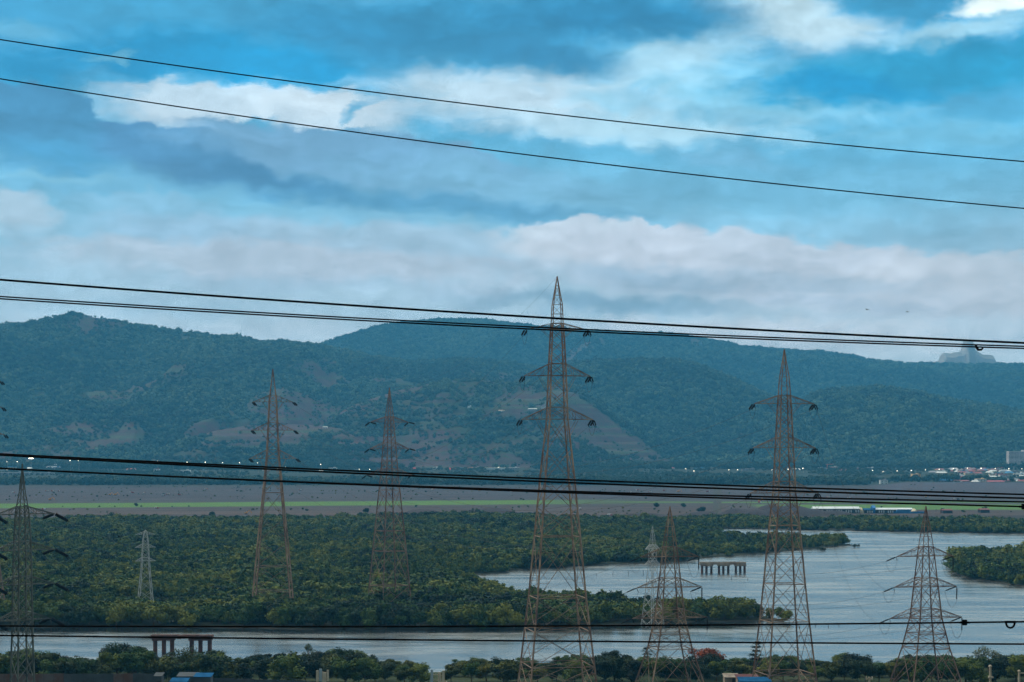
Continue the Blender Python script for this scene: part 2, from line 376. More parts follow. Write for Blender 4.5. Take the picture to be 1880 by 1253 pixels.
def grid_mesh(name, cols, rows, zf, mat, extra=None):
    P, Yv = np.meshgrid(cols, rows)
    Xv = (P - CX) / F * Yv
    Zv = zf(Xv, Yv)
    nr, nc = P.shape
    co = np.stack([Xv, Yv, Zv], -1).reshape(-1, 3)
    i = (np.arange(nr - 1)[:, None] * nc + np.arange(nc - 1)[None, :]).reshape(-1)
    f = np.stack([i, i + 1, i + 1 + nc, i + nc], -1).reshape(-1)
    me = bpy.data.meshes.new(name)
    me.vertices.add(len(co)); me.vertices.foreach_set('co', co.reshape(-1).astype(np.float32))
    nf = len(f) // 4
    me.loops.add(nf * 4); me.loops.foreach_set('vertex_index', f.astype(np.int32))
    me.polygons.add(nf); me.polygons.foreach_set('loop_start', (np.arange(nf) * 4).astype(np.int32))
    me.polygons.foreach_set('loop_total', np.full(nf, 4, np.int32)) if False else None
    me.update(calc_edges=True)
    me.polygons.foreach_set('use_smooth', np.ones(nf, bool))
    if extra:
        for an, vals in extra(Xv.reshape(-1), Yv.reshape(-1)).items():
            a = me.attributes.new(an, 'FLOAT', 'POINT'); a.data.foreach_set('value', vals.astype(np.float32))
    me.materials.append(mat)
    o = bpy.data.objects.new(name, me); COL.objects.link(o)
    o['kind'] = 'structure'
    return o

# ------------------------------------------------------------------ ground material (fields by place)
gm = bpy.data.materials.new('ground_soil'); gm.use_nodes = True
t = NT(gm.node_tree); b = t.n['Principled BSDF']
geo = t.new('ShaderNodeNewGeometry'); gx, gy, gz = t.sep(geo.outputs['Position'])
warp = t.noise(t.comb(t.m('MULTIPLY', gx, 0.004), t.m('MULTIPLY', gy, 0.004), 0.0), 1.0, 4, 0.6)
yy = t.m('ADD', gy, t.m('MULTIPLY', t.m('SUBTRACT', warp, 0.5), 40))
def fy(y): return (y - 1300) / 2200.0
fl = t.mr(yy, 1300, 3500, 0, 1)
soil = t.ramp(fl, [(0.0, C(.035, .045, .03)), (fy(1660), C(.060, .055, .045)), (fy(1700), C(.075, .058, .062)), (fy(1760), C(.125, .088, .082)), (fy(1850), C(.105, .078, .078)),
                   (fy(1960), C(.095, .072, .076)), (fy(2160), C(.085, .078, .088)), (fy(2350), C(.085, .066, .082)), (fy(2500), C(.085, .075, .088)), (fy(2750), C(.09, .072, .084)), (fy(3000), C(.07, .064, .064)), (fy(3100), C(.04, .055, .035))])
stre = t.noise(t.comb(t.m('MULTIPLY', gx, 0.006), t.m('MULTIPLY', gy, 0.035), 0.0), 1.0, 8, 0.65)
mott = t.noise(geo.outputs['Position'], 0.05, 6, 0.65)
k = t.m('MULTIPLY', t.mr(stre, .3, .7, .32, .92), t.mr(mott, .3, .7, .65, 1.05))
soil = t.mix(1.0, soil, t.comb(k, k, k), 'MULTIPLY')
# crop strip: between two distances, thinning out in the middle of the plain
ps = t.m('MULTIPLY_ADD', t.m('DIVIDE', gx, gy), F, CX)
yw = t.m('MULTIPLY_ADD', t.m('ADD', gx, 190), -.25, t.m('MULTIPLY_ADD', t.m('SUBTRACT', stre, .5), 30, yy))
w1 = t.m('MULTIPLY', t.mr(yw, 1985, 1992), t.mr(yw, 2150, 2143))
w1 = t.m('MULTIPLY', w1, t.mr(gx, 140, 20))
w2 = t.m('MULTIPLY', t.mr(yy, 2085, 2092), t.mr(yy, 2150, 2143))
w2 = t.m('MULTIPLY', w2, t.mr(gx, 60, 140))
w3 = t.m('MULTIPLY', t.m('MULTIPLY', t.mr(yy, 1855, 1865), t.mr(yy, 2040, 2030)), t.mr(gx, 235, 250))
pat = t.mr(stre, .38, .5)
gf = t.m('MAXIMUM', t.m('MAXIMUM', w1, t.m('MULTIPLY', w2, pat)), w3, clamp=True)
green = t.mix(t.mr(mott, .3, .7), C(.060, .125, .026), C(.085, .16, .03))
soil = t.mix(gf, soil, green)
# scattered scrub on the bare land
scr = t.m('MULTIPLY', t.mr(t.noise(geo.outputs['Position'], 0.09, 4, .7), .60, .68), t.mr(yy, 2000, 1900))
soil = t.mix(t.m('MULTIPLY', scr, .6), soil, C(.035, .05, .03))
mud = t.mr(gz, 0.1, 0.5)
soil = t.mix(mud, C(.045, .042, .036), soil)
nearg = t.mr(gy, 600, 560)
soil = t.mix(nearg, soil, t.mix(t.mr(mott, .35, .65), C(.018, .032, .012), C(.04, .05, .025)))
heap = t.m('MULTIPLY', t.mr(gz, 1.4, 3.0), t.m('MULTIPLY', t.mr(gy, 1600, 1620), t.mr(gy, 1790, 1780)))
soil = t.mix(heap, soil, t.mix(t.mr(mott, .3, .7), C(.030, .026, .034), C(.05, .042, .05)))
emb = t.m('MULTIPLY', t.mr(t.m('ADD', ps, t.m('MULTIPLY', warp, 120)), 1640, 1700), t.m('MULTIPLY', t.mr(yy, 2330, 2420), t.mr(gy, 3120, 3080)))
soil = t.mix(emb, soil, t.mix(t.mr(mott, .3, .7), C(.045, .040, .058), C(.062, .056, .07)))
t.put(b.inputs['Base Color'], soil); b.inputs['Roughness'].default_value = .95; b.inputs['Specular IOR Level'].default_value = .1
bn = t.new('ShaderNodeBump'); bn.inputs['Strength'].default_value = .6; bn.inputs['Distance'].default_value = 1.5
t.l.new(t.noise(geo.outputs['Position'], 0.3, 5, .6), bn.inputs['Height']); t.l.new(bn.outputs[0], b.inputs['Normal'])

cols = np.arange(-2400, 4300, 9.0)
rows = np.concatenate([np.arange(2, 488, 12), np.arange(488, 560, 1.6), np.arange(560, 640, 16), np.arange(640, 1220, 2.5), np.arange(1220, 1480, 3.5), np.arange(1480, 1800, 5),
                       np.arange(1800, 2500, 25), np.arange(2500, 4300, 30), np.arange(4300, 16001, 450)])
ground = grid_mesh('ground', cols, rows, ground_z, gm)

# ------------------------------------------------------------------ hills
hm = bpy.data.materials.new('hillside_scrub'); hm.use_nodes = True
t = NT(hm.node_tree); b = t.n['Principled BSDF']
geo = t.new('ShaderNodeNewGeometry')
at = t.new('ShaderNodeAttribute', attribute_name='bare')
n1 = t.noise(geo.outputs['Position'], 0.012, 7, .65); n2 = t.noise(geo.outputs['Position'], 0.06, 5, .65)
hx, hy, hz = t.sep(geo.outputs['Position'])
band = t.noise(t.comb(t.m('MULTIPLY', hx, .002), t.m('MULTIPLY', hy, .002), t.m('MULTIPLY', hz, .09)), 1.0, 3, .6)
bare = t.mix(t.mr(n1, .35, .65), C(.052, .026, .028), C(.086, .046, .042))
bare = t.mix(t.mr(band, .5, .64), bare, C(.06, .075, .04))
bare = t.mix(t.mr(n2, .54, .66), bare, C(.035, .055, .028))
cover = t.mix(t.mr(n2, .35, .65), C(.016, .036, .022), C(.036, .06, .032))
t.put(b.inputs['Base Color'], t.mix(at.outputs['Fac'], cover, bare))
b.inputs['Roughness'].default_value = .95; b.inputs['Specular IOR Level'].default_value = .05
def bareness(x, y, bid=None, z=None):
    if bid is None: z, bid = hill_z(x, y, True)
    n = fbm(x / 260, y / 330, 4, 77); n3 = fbm(x / 90, y / 160, 3, 78)
    base = np.choose(bid, [.40, .18, .18, .14, .62, .72, .74])
    p = CX + F * x / y
    low = np.where(bid == 0, smooth((250 - z) / 200) * smooth((620 - p) / 500) * .22, 0)
    v = base + low + (n - .5) * 1.3 + (n3 - .5) * .55
    return smooth((v - .34) / .56)
def hill_attr(x, y):
    return {'bare': bareness(x, y)}
hcols = np.arange(-800, 2700, 5.0)
hrows = np.concatenate([np.arange(3850, 6500, 12), np.arange(6500, 9500, 26)])
hills = grid_mesh('hills', hcols, hrows, hill_z, hm, hill_attr)

# ------------------------------------------------------------------ water
wm = bpy.data.materials.new('river_water'); wm.use_nodes = True
t = NT(wm.node_tree); b = t.n['Principled BSDF']
geo = t.new('ShaderNodeNewGeometry'); wx, wy, wz = t.sep(geo.outputs['Position'])
ripv = t.comb(t.m('MULTIPLY', wx, .45), t.m('MULTIPLY', wy, .8), 0.0)
r1 = t.noise(ripv, 1.0, 5, .65); r2 = t.noise(t.comb(t.m('MULTIPLY', wx, .02), t.m('MULTIPLY', wy, .07), 2.0), 1.0, 4, .6)
calm = t.mr(wy, 640, 760)
b.inputs['Base Color'].default_value = C(.012, .016, .020)
brk = t.noise(t.comb(t.m('MULTIPLY', wx, .05), t.m('MULTIPLY', wy, .12), 5.0), 1.0, 4, .7)
lee = t.m('MULTIPLY', t.mr(t.m('ADD', t.m('SUBTRACT', wy, t.mr(wx, -20, 60, 0, 14)), t.m('MULTIPLY', brk, 34)), 655, 669), t.mr(wy, 722, 702))
lee = t.m('MULTIPLY', lee, t.mr(wx, 88, 66))
t.put(b.inputs['Roughness'], t.m('MULTIPLY', t.mr(r2, .35, .65, .16, .30), t.m('MULTIPLY_ADD', lee, -.8, 1.0)))
b.inputs['IOR'].default_value = 4.0; b.inputs['Specular IOR Level'].default_value = .5
bn = t.new('ShaderNodeBump'); bn.inputs['Distance'].default_value = .17
t.put(bn.inputs['Strength'], t.m('MULTIPLY', t.mr(r2, .35, .62, .35, 1.0), t.m('MULTIPLY', t.m('MULTIPLY_ADD', calm, .5, .2), t.m('MULTIPLY_ADD', lee, -.88, 1.0))))
t.l.new(r1, bn.inputs['Height']); t.l.new(bn.outputs[0], b.inputs['Normal'])
me = bpy.data.meshes.new('water')
me.from_pydata([(-2600, 500, 0), (2600, 500, 0), (2600, 1560, 0), (-2600, 1560, 0)], [], [(0, 1, 2, 3)])
me.materials.append(wm)
water = bpy.data.objects.new('water', me); COL.objects.link(water); water['kind'] = 'structure'

# ------------------------------------------------------------------ mesh builder
class MB:
    def __init__(s): s.v = []; s.f = []
    def bar(s, p, q, r, cap=False):
        p = Vector(p); q = Vector(q); d = q - p
        if d.length < 1e-6: return
        d.normalize(); a = d.cross(Vector((0, 0, 1)))
        if a.length < 1e-3: a = Vector((1, 0, 0))
        a.normalize(); c = d.cross(a)
        i = len(s.v)
        for o in (p, q):
            for (u, w_) in ((1, 1), (-1, 1), (-1, -1), (1, -1)): s.v.append(o + a * r * u + c * r * w_)
        for k in range(4): s.f.append((i + k, i + (k + 1) % 4, i + 4 + (k + 1) % 4, i + 4 + k))
        if cap: s.f.append((i + 3, i + 2, i + 1, i)); s.f.append((i + 4, i + 5, i + 6, i + 7))
    def box(s, c, h, top=None, rz=0.0):
        tx = top or (1, 1); ca, sa = math.cos(rz), math.sin(rz); i = len(s.v)
        for zz, kx, ky in ((-1, 1, 1), (1, tx[0], tx[1])):
            for (u, w_) in ((-1, -1), (1, -1), (1, 1), (-1, 1)):
                x, y = u * h[0] * kx, w_ * h[1] * ky
                s.v.append(Vector((c[0] + x * ca - y * sa, c[1] + x * sa + y * ca, c[2] + zz * h[2])))
        for q in ((3, 2, 1, 0), (4, 5, 6, 7), (0, 1, 5, 4), (1, 2, 6, 5), (2, 3, 7, 6), (3, 0, 4, 7)): s.f.append(tuple(i + k for k in q))
    def tube(s, pts, rad, n=6, cap=True):
        pts = [Vector(p) for p in pts]; i0 = len(s.v)
        if not hasattr(rad, '__len__'): rad = [rad] * len(pts)
        for j, p in enumerate(pts):
            d = (pts[min(j + 1, len(pts) - 1)] - pts[max(j - 1, 0)]).normalized()
            a = d.cross(Vector((0, 0, 1)))
            if a.length < .05: a = d.cross(Vector((0, 1, 0)))
            a.normalize(); c = d.cross(a)
            for k in range(n):
                an = 2 * math.pi * k / n
                s.v.append(p + (a * math.cos(an) + c * math.sin(an)) * rad[j])
        for j in range(len(pts) - 1):
            for k in range(n):
                A = i0 + j * n + k; B = i0 + j * n + (k + 1) % n
                s.f.append((A, A + n, B + n, B))
        if cap:
            s.f.append(tuple(i0 + k for k in range(n)))
            s.f.append(tuple(i0 + (len(pts) - 1) * n + k for k in reversed(range(n))))
    def quad(s, c, a, b_):
        i = len(s.v); s.v += [c - a - b_, c + a - b_, c + a + b_, c - a + b_]; s.f.append((i, i + 1, i + 2, i + 3))
    def blob(s, c, r, rnd, seg=6, rings=4):
        i0 = len(s.v); c = Vector(c)
        for j in range(rings + 1):
            th = math.pi * j / rings
            for k in range(seg):
                ph = 2 * math.pi * k / seg + j * .5
                q = 1 + .22 * (rnd.random() - .5)
                s.v.append(c + Vector((r[0] * math.sin(th) * math.cos(ph) * q, r[1] * math.sin(th) * math.sin(ph) * q, r[2] * math.cos(th) * q)))
        for j in range(rings):
            for k in range(seg):
                A = i0 + j * seg + k; B = i0 + j * seg + (k + 1) % seg
                s.f.append((A, A + seg, B + seg, B))
    def mesh(s, name, mat, smooth_=False):
        me = bpy.data.meshes.new(name); me.from_pydata([tuple(v) for v in s.v], [], s.f)
        for m in (mat if isinstance(mat, (list, tuple)) else [mat]): me.materials.append(m)
        if smooth_: me.polygons.foreach_set('use_smooth', np.ones(len(me.polygons), bool))
        me.update(); return me
    def build(s, name, mat, parent=None, link=True, smooth_=False):
        o = bpy.data.objects.new(name, s.mesh(name, mat, smooth_))
        if link: COL.objects.link(o)
        if parent is not None: o.parent = parent
        return o
def tag(o, label=None, cat=None, group=None, kind=None):
    if label: o['label'] = label
    if cat: o['category'] = cat
    if group: o['group'] = group
    if kind: o['kind'] = kind
    return o
def empty(name, loc=(0, 0, 0), rz=0.0):
    o = bpy.data.objects.new(name, None); COL.objects.link(o); o.location = loc; o.rotation_euler = (0, 0, rz)
    o.empty_display_size = .5
    return o
def P(px_, py_, y): return Vector(((px_ - CX) / F * y, y, CAMZ + (HY - py_) * y / F))
def GX(px_, y): return (px_ - CX) / F * y
def gz1(x, y): return float(ground_z(np.array([x]), np.array([y]))[0])
def copy_tree(o, parent=None):
    c = o.copy(); COL.objects.link(c)
    if parent is not None: c.parent = parent
    for ch in o.children: copy_tree(ch, c)
    return c

# ------------------------------------------------------------------ foliage
def crown_mb(seed, R_, Hc, z0, n_lobes, n_leaf, leaf, core=True, spread=.62, lobe_r=.5, flat=.8):
    rnd = random.Random(seed); m = MB(); lobes = []
    for i in range(n_lobes):
        a = rnd.uniform(0, 2 * math.pi) if i else 0; q = spread * R_ * math.sqrt(rnd.random()) * (1.15 if i else 0)
        zz = z0 + Hc * (rnd.uniform(.16, .80) if i else .62)
        lr = R_ * lobe_r * rnd.uniform(.7, 1.25)
        zz = min(zz, z0 + Hc - lr * flat * .8)
        lobes.append((Vector((q * math.cos(a), q * math.sin(a), zz)), lr))
    if core:
        for c, lr in lobes: m.blob(c - Vector((0, 0, lr * .12)), (lr * .72, lr * .72, lr * .6), rnd)
    wts = [lr * lr for _, lr in lobes]
    for i in range(n_leaf):
        c, lr = rnd.choices(lobes, wts)[0]
        d = Vector((rnd.gauss(0, 1), rnd.gauss(0, 1), rnd.gauss(.25, 1))).normalized()
        p = c + Vector((d.x, d.y, d.z * flat)) * lr * rnd.uniform(.62, 1.24)
        nrm = (d + Vector((rnd.gauss(0, .5), rnd.gauss(0, .5), rnd.gauss(.2, .5)))).normalized()
        a = nrm.orthogonal().normalized(); a = Matrix.Rotation(rnd.uniform(0, 6.28), 3, nrm) @ a; b_ = nrm.cross(a)
        q = leaf * rnd.uniform(.6, 1.35)
        m.quad(p, a * q, b_ * q * rnd.uniform(.5, .9))
    return m, lobes
def scatter(name, pts, scl, protos, label=None):
    """one object of uncountable growth: crowns instanced on points that stand on the ground"""
    pc = bpy.data.collections.new(name + '_kinds')
    for pmesh in protos:
        pc.objects.link(bpy.data.objects.new(name + '_kind', pmesh))
    me = bpy.data.meshes.new(name)
    me.vertices.add(len(pts)); me.vertices.foreach_set('co', np.asarray(pts, np.float32).reshape(-1))
    a = me.attributes.new('sc', 'FLOAT_VECTOR', 'POINT'); a.data.foreach_set('vector', np.asarray(scl, np.float32).reshape(-1))
    rr = np.random.RandomState(len(pts))
    rot = np.zeros((len(pts), 3), np.float32); rot[:, 2] = rr.uniform(0, 6.28, len(pts)); rot[:, 0] = rr.uniform(-.12, .12, len(pts))
    a = me.attributes.new('ro', 'FLOAT_VECTOR', 'POINT'); a.data.foreach_set('vector', rot.reshape(-1))
    a = me.attributes.new('ix', 'INT', 'POINT'); a.data.foreach_set('value', rr.randint(0, len(protos), len(pts)).astype(np.int32))
    o = bpy.data.objects.new(name, me); COL.objects.link(o); tag(o, kind='stuff', label=label)
    ng = bpy.data.node_groups.new(name + '_gn', 'GeometryNodeTree')
    ng.interface.new_socket('Geometry', in_out='INPUT', socket_type='NodeSocketGeometry')
    ng.interface.new_socket('Geometry', in_out='OUTPUT', socket_type='NodeSocketGeometry')
    gi = ng.nodes.new('NodeGroupInput'); go = ng.nodes.new('NodeGroupOutput')
    ip = ng.nodes.new('GeometryNodeInstanceOnPoints'); ci = ng.nodes.new('GeometryNodeCollectionInfo')
    ci.inputs['Collection'].default_value = pc; ci.inputs['Separate Children'].default_value = True; ci.inputs['Reset Children'].default_value = True
    def attr(n, dt):
        q = ng.nodes.new('GeometryNodeInputNamedAttribute'); q.data_type = dt; q.inputs['Name'].default_value = n
        return [s_ for s_ in q.outputs if s_.enabled and s_.name == 'Attribute'][0]
    ip.inputs['Pick Instance'].default_value = True
    ng.links.new(gi.outputs[0], ip.inputs['Points']); ng.links.new(ci.outputs[0], ip.inputs['Instance'])
    ng.links.new(attr('ix', 'INT'), ip.inputs['Instance Index'])
    ng.links.new(attr('ro', 'FLOAT_VECTOR'), ip.inputs['Rotation'])
    ng.links.new(attr('sc', 'FLOAT_VECTOR'), ip.inputs['Scale'])
    ng.links.new(ip.outputs[0], go.inputs[0])
    md = o.modifiers.new('growth', 'NODES'); md.node_group = ng
    return o
def jgrid(x0, x1, y0, y1, s, seed):
    rr = np.random.RandomState(seed)
    gx_, gy_ = np.meshgrid(np.arange(x0, x1, s), np.arange(y0, y1, s))
    gx_ = gx_ + rr.uniform(-.48, .48, gx_.shape) * s; gy_ = gy_ + rr.uniform(-.48, .48, gy_.shape) * s
    return gx_.reshape(-1), gy_.reshape(-1), rr

# mangrove: everything behind the first rows reads as one mass
YT = [(-3000, 1570), (0, 1570), (600, 1590), (700, 1645), (1000, 1650), (1100, 1600), (1350, 1610), (1450, 1560), (1880, 1550), (4000, 1550)]
FRONT = 16.0      # depth of the rows along the far bank that are built tree by tree
mx, my, rr = jgrid(-900, 900, 640, 1680, 4.1, 1)
pm = CX + F * mx / my
sh = shore(mx, my)
keep = (sh > 1.0) & (my < I(pm, YT) + 30 * (fbm(mx / 60, my / 60, 2, 9) - .5)) & (pm > -260) & (pm < 2140)
front_main = (pm < 1462) & (my < 760) & (my - I(pm, YF) < FRONT)
keep &= ~front_main
gapn = fbm(mx / 22, my / 22, 3, 19)
keep &= (gapn > .33)
mx, my, pm = mx[keep], my[keep], pm[keep]
big = fbm(mx / 45, my / 45, 3, 29)
msc = .60 + 1.0 * np.clip((big - .3) / .45, 0, 1) * rr.uniform(.55, 1.15, len(mx))
msc = np.where((pm > 1738) & (my < 1200), msc * 1.25, msc)
msc *= np.where(((pm > 1290) & (my > 1100) & (my < 1320)) | ((pm > 845) & (pm < 970) & (my > 735) & (my < 925)), .80, 1)
msc *= np.where((pm > 1390) & (pm < 1480) & (my < 720), .62, 1)
mz = ground_z(mx, my)
mang_protos = [crown_mb(100 + i, 3.0, 4.6, .5, 6 + i % 3, 330, .36, lobe_r=.52)[0].mesh('mangrove_crown', LEAF_A) for i in range(6)]
scatter('mangrove_forest', np.stack([mx, my, mz], -1), np.stack([msc, msc, msc ** .6 * rr.uniform(.6, 1.15, len(mx))], -1), mang_protos)

# trees one by one: prototypes with trunk, limbs and crown
def tree_proto(name, seed, R_, H, leafmat, n_leaf, leaf, n_lobes=8, low=.25, spread=.62, lobe_r=.5, flat=.85, core=True, trunk=.16):
    t_ = empty(name)
    cm, lobes = crown_mb(seed, R_, H * (1 - low), H * low, n_lobes, n_leaf, leaf, core=core, spread=spread, lobe_r=lobe_r, flat=flat)
    cm.build('crown', leafmat, t_)
    tm = MB(); rnd = random.Random(seed + 5)
    top = Vector((rnd.uniform(-.2, .2), rnd.uniform(-.2, .2), H * (low + .35 * (1 - low))))
    tm.tube([(0, 0, -.6), (rnd.uniform(-.1, .1), 0, H * .15), top * .6, top], [trunk * 1.5, trunk * 1.1, trunk * .9, trunk * .7], 6)
    for c, lr in lobes:
        st = top * rnd.uniform(.55, .95)
        mid = st.lerp(c, .5) + Vector((0, 0, -.15 * R_ * .4))
        tm.tube([st, mid, c + Vector((0, 0, lr * .3))], [trunk * .6, trunk * .4, trunk * .15], 5)
    tm.build('trunk', M['bark'], t_)
    return t_
def place_tree(proto, x, y, s, rz, label, cat, group=None, used={}, zs=1.0, wide=1.0):
    if id(proto) not in used: used[id(proto)] = 1; t_ = proto
    else: t_ = copy_tree(proto)
    t_.location = (x, y, gz1(x, y)); t_.scale = (s * wide, s * wide, s * zs); t_.rotation_euler = (0, 0, rz)
    for k_ in ('label', 'category', 'group'):
        if k_ in t_: del t_[k_]
    tag(t_, label, cat, group); return t_
rnd = random.Random(7)
mpro = [tree_proto('mangrove_tree', 200 + i, 3.2, 5.4, LEAF_A, 900, .25, 8, low=.12, lobe_r=.46) for i in range(6)]
fx, fy_, rr = jgrid(-220, 110, 640, 720, 5.0, 4)
for x, y in zip(fx, fy_):
    p = CX + F * x / y
    if p < -110 or p > 1462: continue
    d = float(shore(np.array([x]), np.array([y]))[0]); dy = y - float(I(p, YF))
    if d < 0.8 or dy > FRONT: continue
    s = rnd.uniform(.75, 1.35) * (.62 if p > 1390 else 1)
    place_tree(mpro[rnd.randrange(6)], x, y, s, rnd.uniform(0, 6.3), 'bushy mangrove tree in the front rows along the far bank, above the dark reflection', 'mangrove tree',
               'mangrove trees along the far bank')

# ------------------------------------------------------------------ hill forest, valley trees
hx_, hy2, rr = jgrid(-2300, 2300, 3950, 8600, 12.5, 12)
ph = CX + F * hx_ / hy2
k_ = (ph > -120) & (ph < 2000); hx_, hy2, ph = hx_[k_], hy2[k_], ph[k_]
hz_, hid = hill_z(hx_, hy2, True)
ykr = np.choose(hid, [I(ph, r['yc']) for r in RIDGES]) + 220
bb = bareness(hx_, hy2, hid, hz_)
k_ = (hy2 < ykr) & (hz_ > 2) & (fbm(hx_ / 38, hy2 / 60, 3, 91) + .12 * rr.uniform(-1, 1, len(hx_)) > .18 + bb * .44)
k_ &= ~((hid == 1) & (hy2 < 6700))
hx_, hy2, hz_, hid = hx_[k_], hy2[k_], hz_[k_], hid[k_]
hbb = bb[k_]
hs = (1 - .6 * hbb) * (.75 + .85 * rr.uniform(0, 1, len(hx_)) ** 2) * (.8 + .5 * fbm(hx_ / 120, hy2 / 120, 2, 3))
hill_protos = [crown_mb(300 + i, 7.6, 9.0, -1.0, 5, 70, 1.5, lobe_r=.55)[0].mesh('hill_tree_crown', LEAF_H) for i in range(4)]
scatter('hill_forest', np.stack([hx_, hy2, hz_], -1), np.stack([hs, hs, hs * rr.uniform(.8, 1.2, len(hs))], -1), hill_protos)
print('hill trees', len(hx_), 'mangroves', len(mx))
vx, vy, rr = jgrid(-1300, 1300, 3010, 4350, 13, 14)
pv = CX + F * vx / vy
vn = fbm(vx / 130, vy / 130, 3, 31)
k_ = (pv > -120) & (pv < 2000) & ((vn > .40) | (vy < 3200)) & ((pv < 1690) | (vy < 3300) | (vy > 3990) | (vn > .62)) & ((pv > 130) | (vy < 3300) | (vn > .52)) & ((pv < 680) | (pv > 960) | (vy < 3200) | (vn > .55)) & (vy > 3030 + 60 * fbm(vx / 90, vy * 0, 2, 8))
emb_ = (pv > 1600) & ((vy < 3100) | ((vn < .53) & (vy < 3950)))
k_ &= ~emb_
vx, vy = vx[k_], vy[k_]
vz = np.maximum(ground_z(vx, vy), hill_z(vx, vy))
vs = rr.uniform(.5, 1.15, len(vx)) * (.7 + .6 * fbm(vx / 100, vy / 100, 2, 5)) * np.where((vy > 3220) & (vy < 3960), .42, 1)
val_protos = [crown_mb(330 + i, 7.0, 11.0, 0, 6, 160, 1.0, lobe_r=.52)[0].mesh('valley_tree_crown', LEAF_V) for i in range(4)]
scatter('valley_woods', np.stack([vx, vy, vz], -1), np.stack([vs, vs, vs], -1), val_protos)

# ------------------------------------------------------------------ far summit rock with its pinnacle
def summit():
    yc = 9900.0
    prof = [(1690, 668), (1725, 663), (1728, 653), (1732, 648), (1745, 649), (1752, 647), (1762, 646), (1768, 640), (1771, 624), (1783, 624), (1787, 641), (1794, 647), (1802, 651), (1818, 652), (1822, 655), (1825, 664), (1860, 668)]
    m = MB(); nj = 9; ni = 90
    ps = np.linspace(1690, 1860, ni)
    for j in range(nj):
        v = -1 + 2 * j / (nj - 1)
        for i, p in enumerate(ps):
            y = yc + v * 140
            py_ = I(p, prof) + 1.2 * (float(fbm(np.array([p / 4.]), np.array([v * 3.]), 3, 2)[0]) - .5)
            hgt = (HY - py_) * yc / F + CAMZ
            base = (HY - 700) * yc / F
            k2 = max(0.0, 1 - abs(v) ** 3)
            m.v.append(Vector(((p - CX) / F * yc, y, base + (hgt - base) * (k2 if k2 > 0 else 0) - (60 if k2 <= 0 else 0))))
    for j in range(nj - 1):
        for i in range(ni - 1):
            a = j * ni + i; m.f.append((a, a + 1, a + 1 + ni, a + ni))
    o = m.build('mountain', material('bare_summit_rock', C(.26, .24, .23), C(.34, .30, .28), .02)); tag(o, kind='structure')
summit()

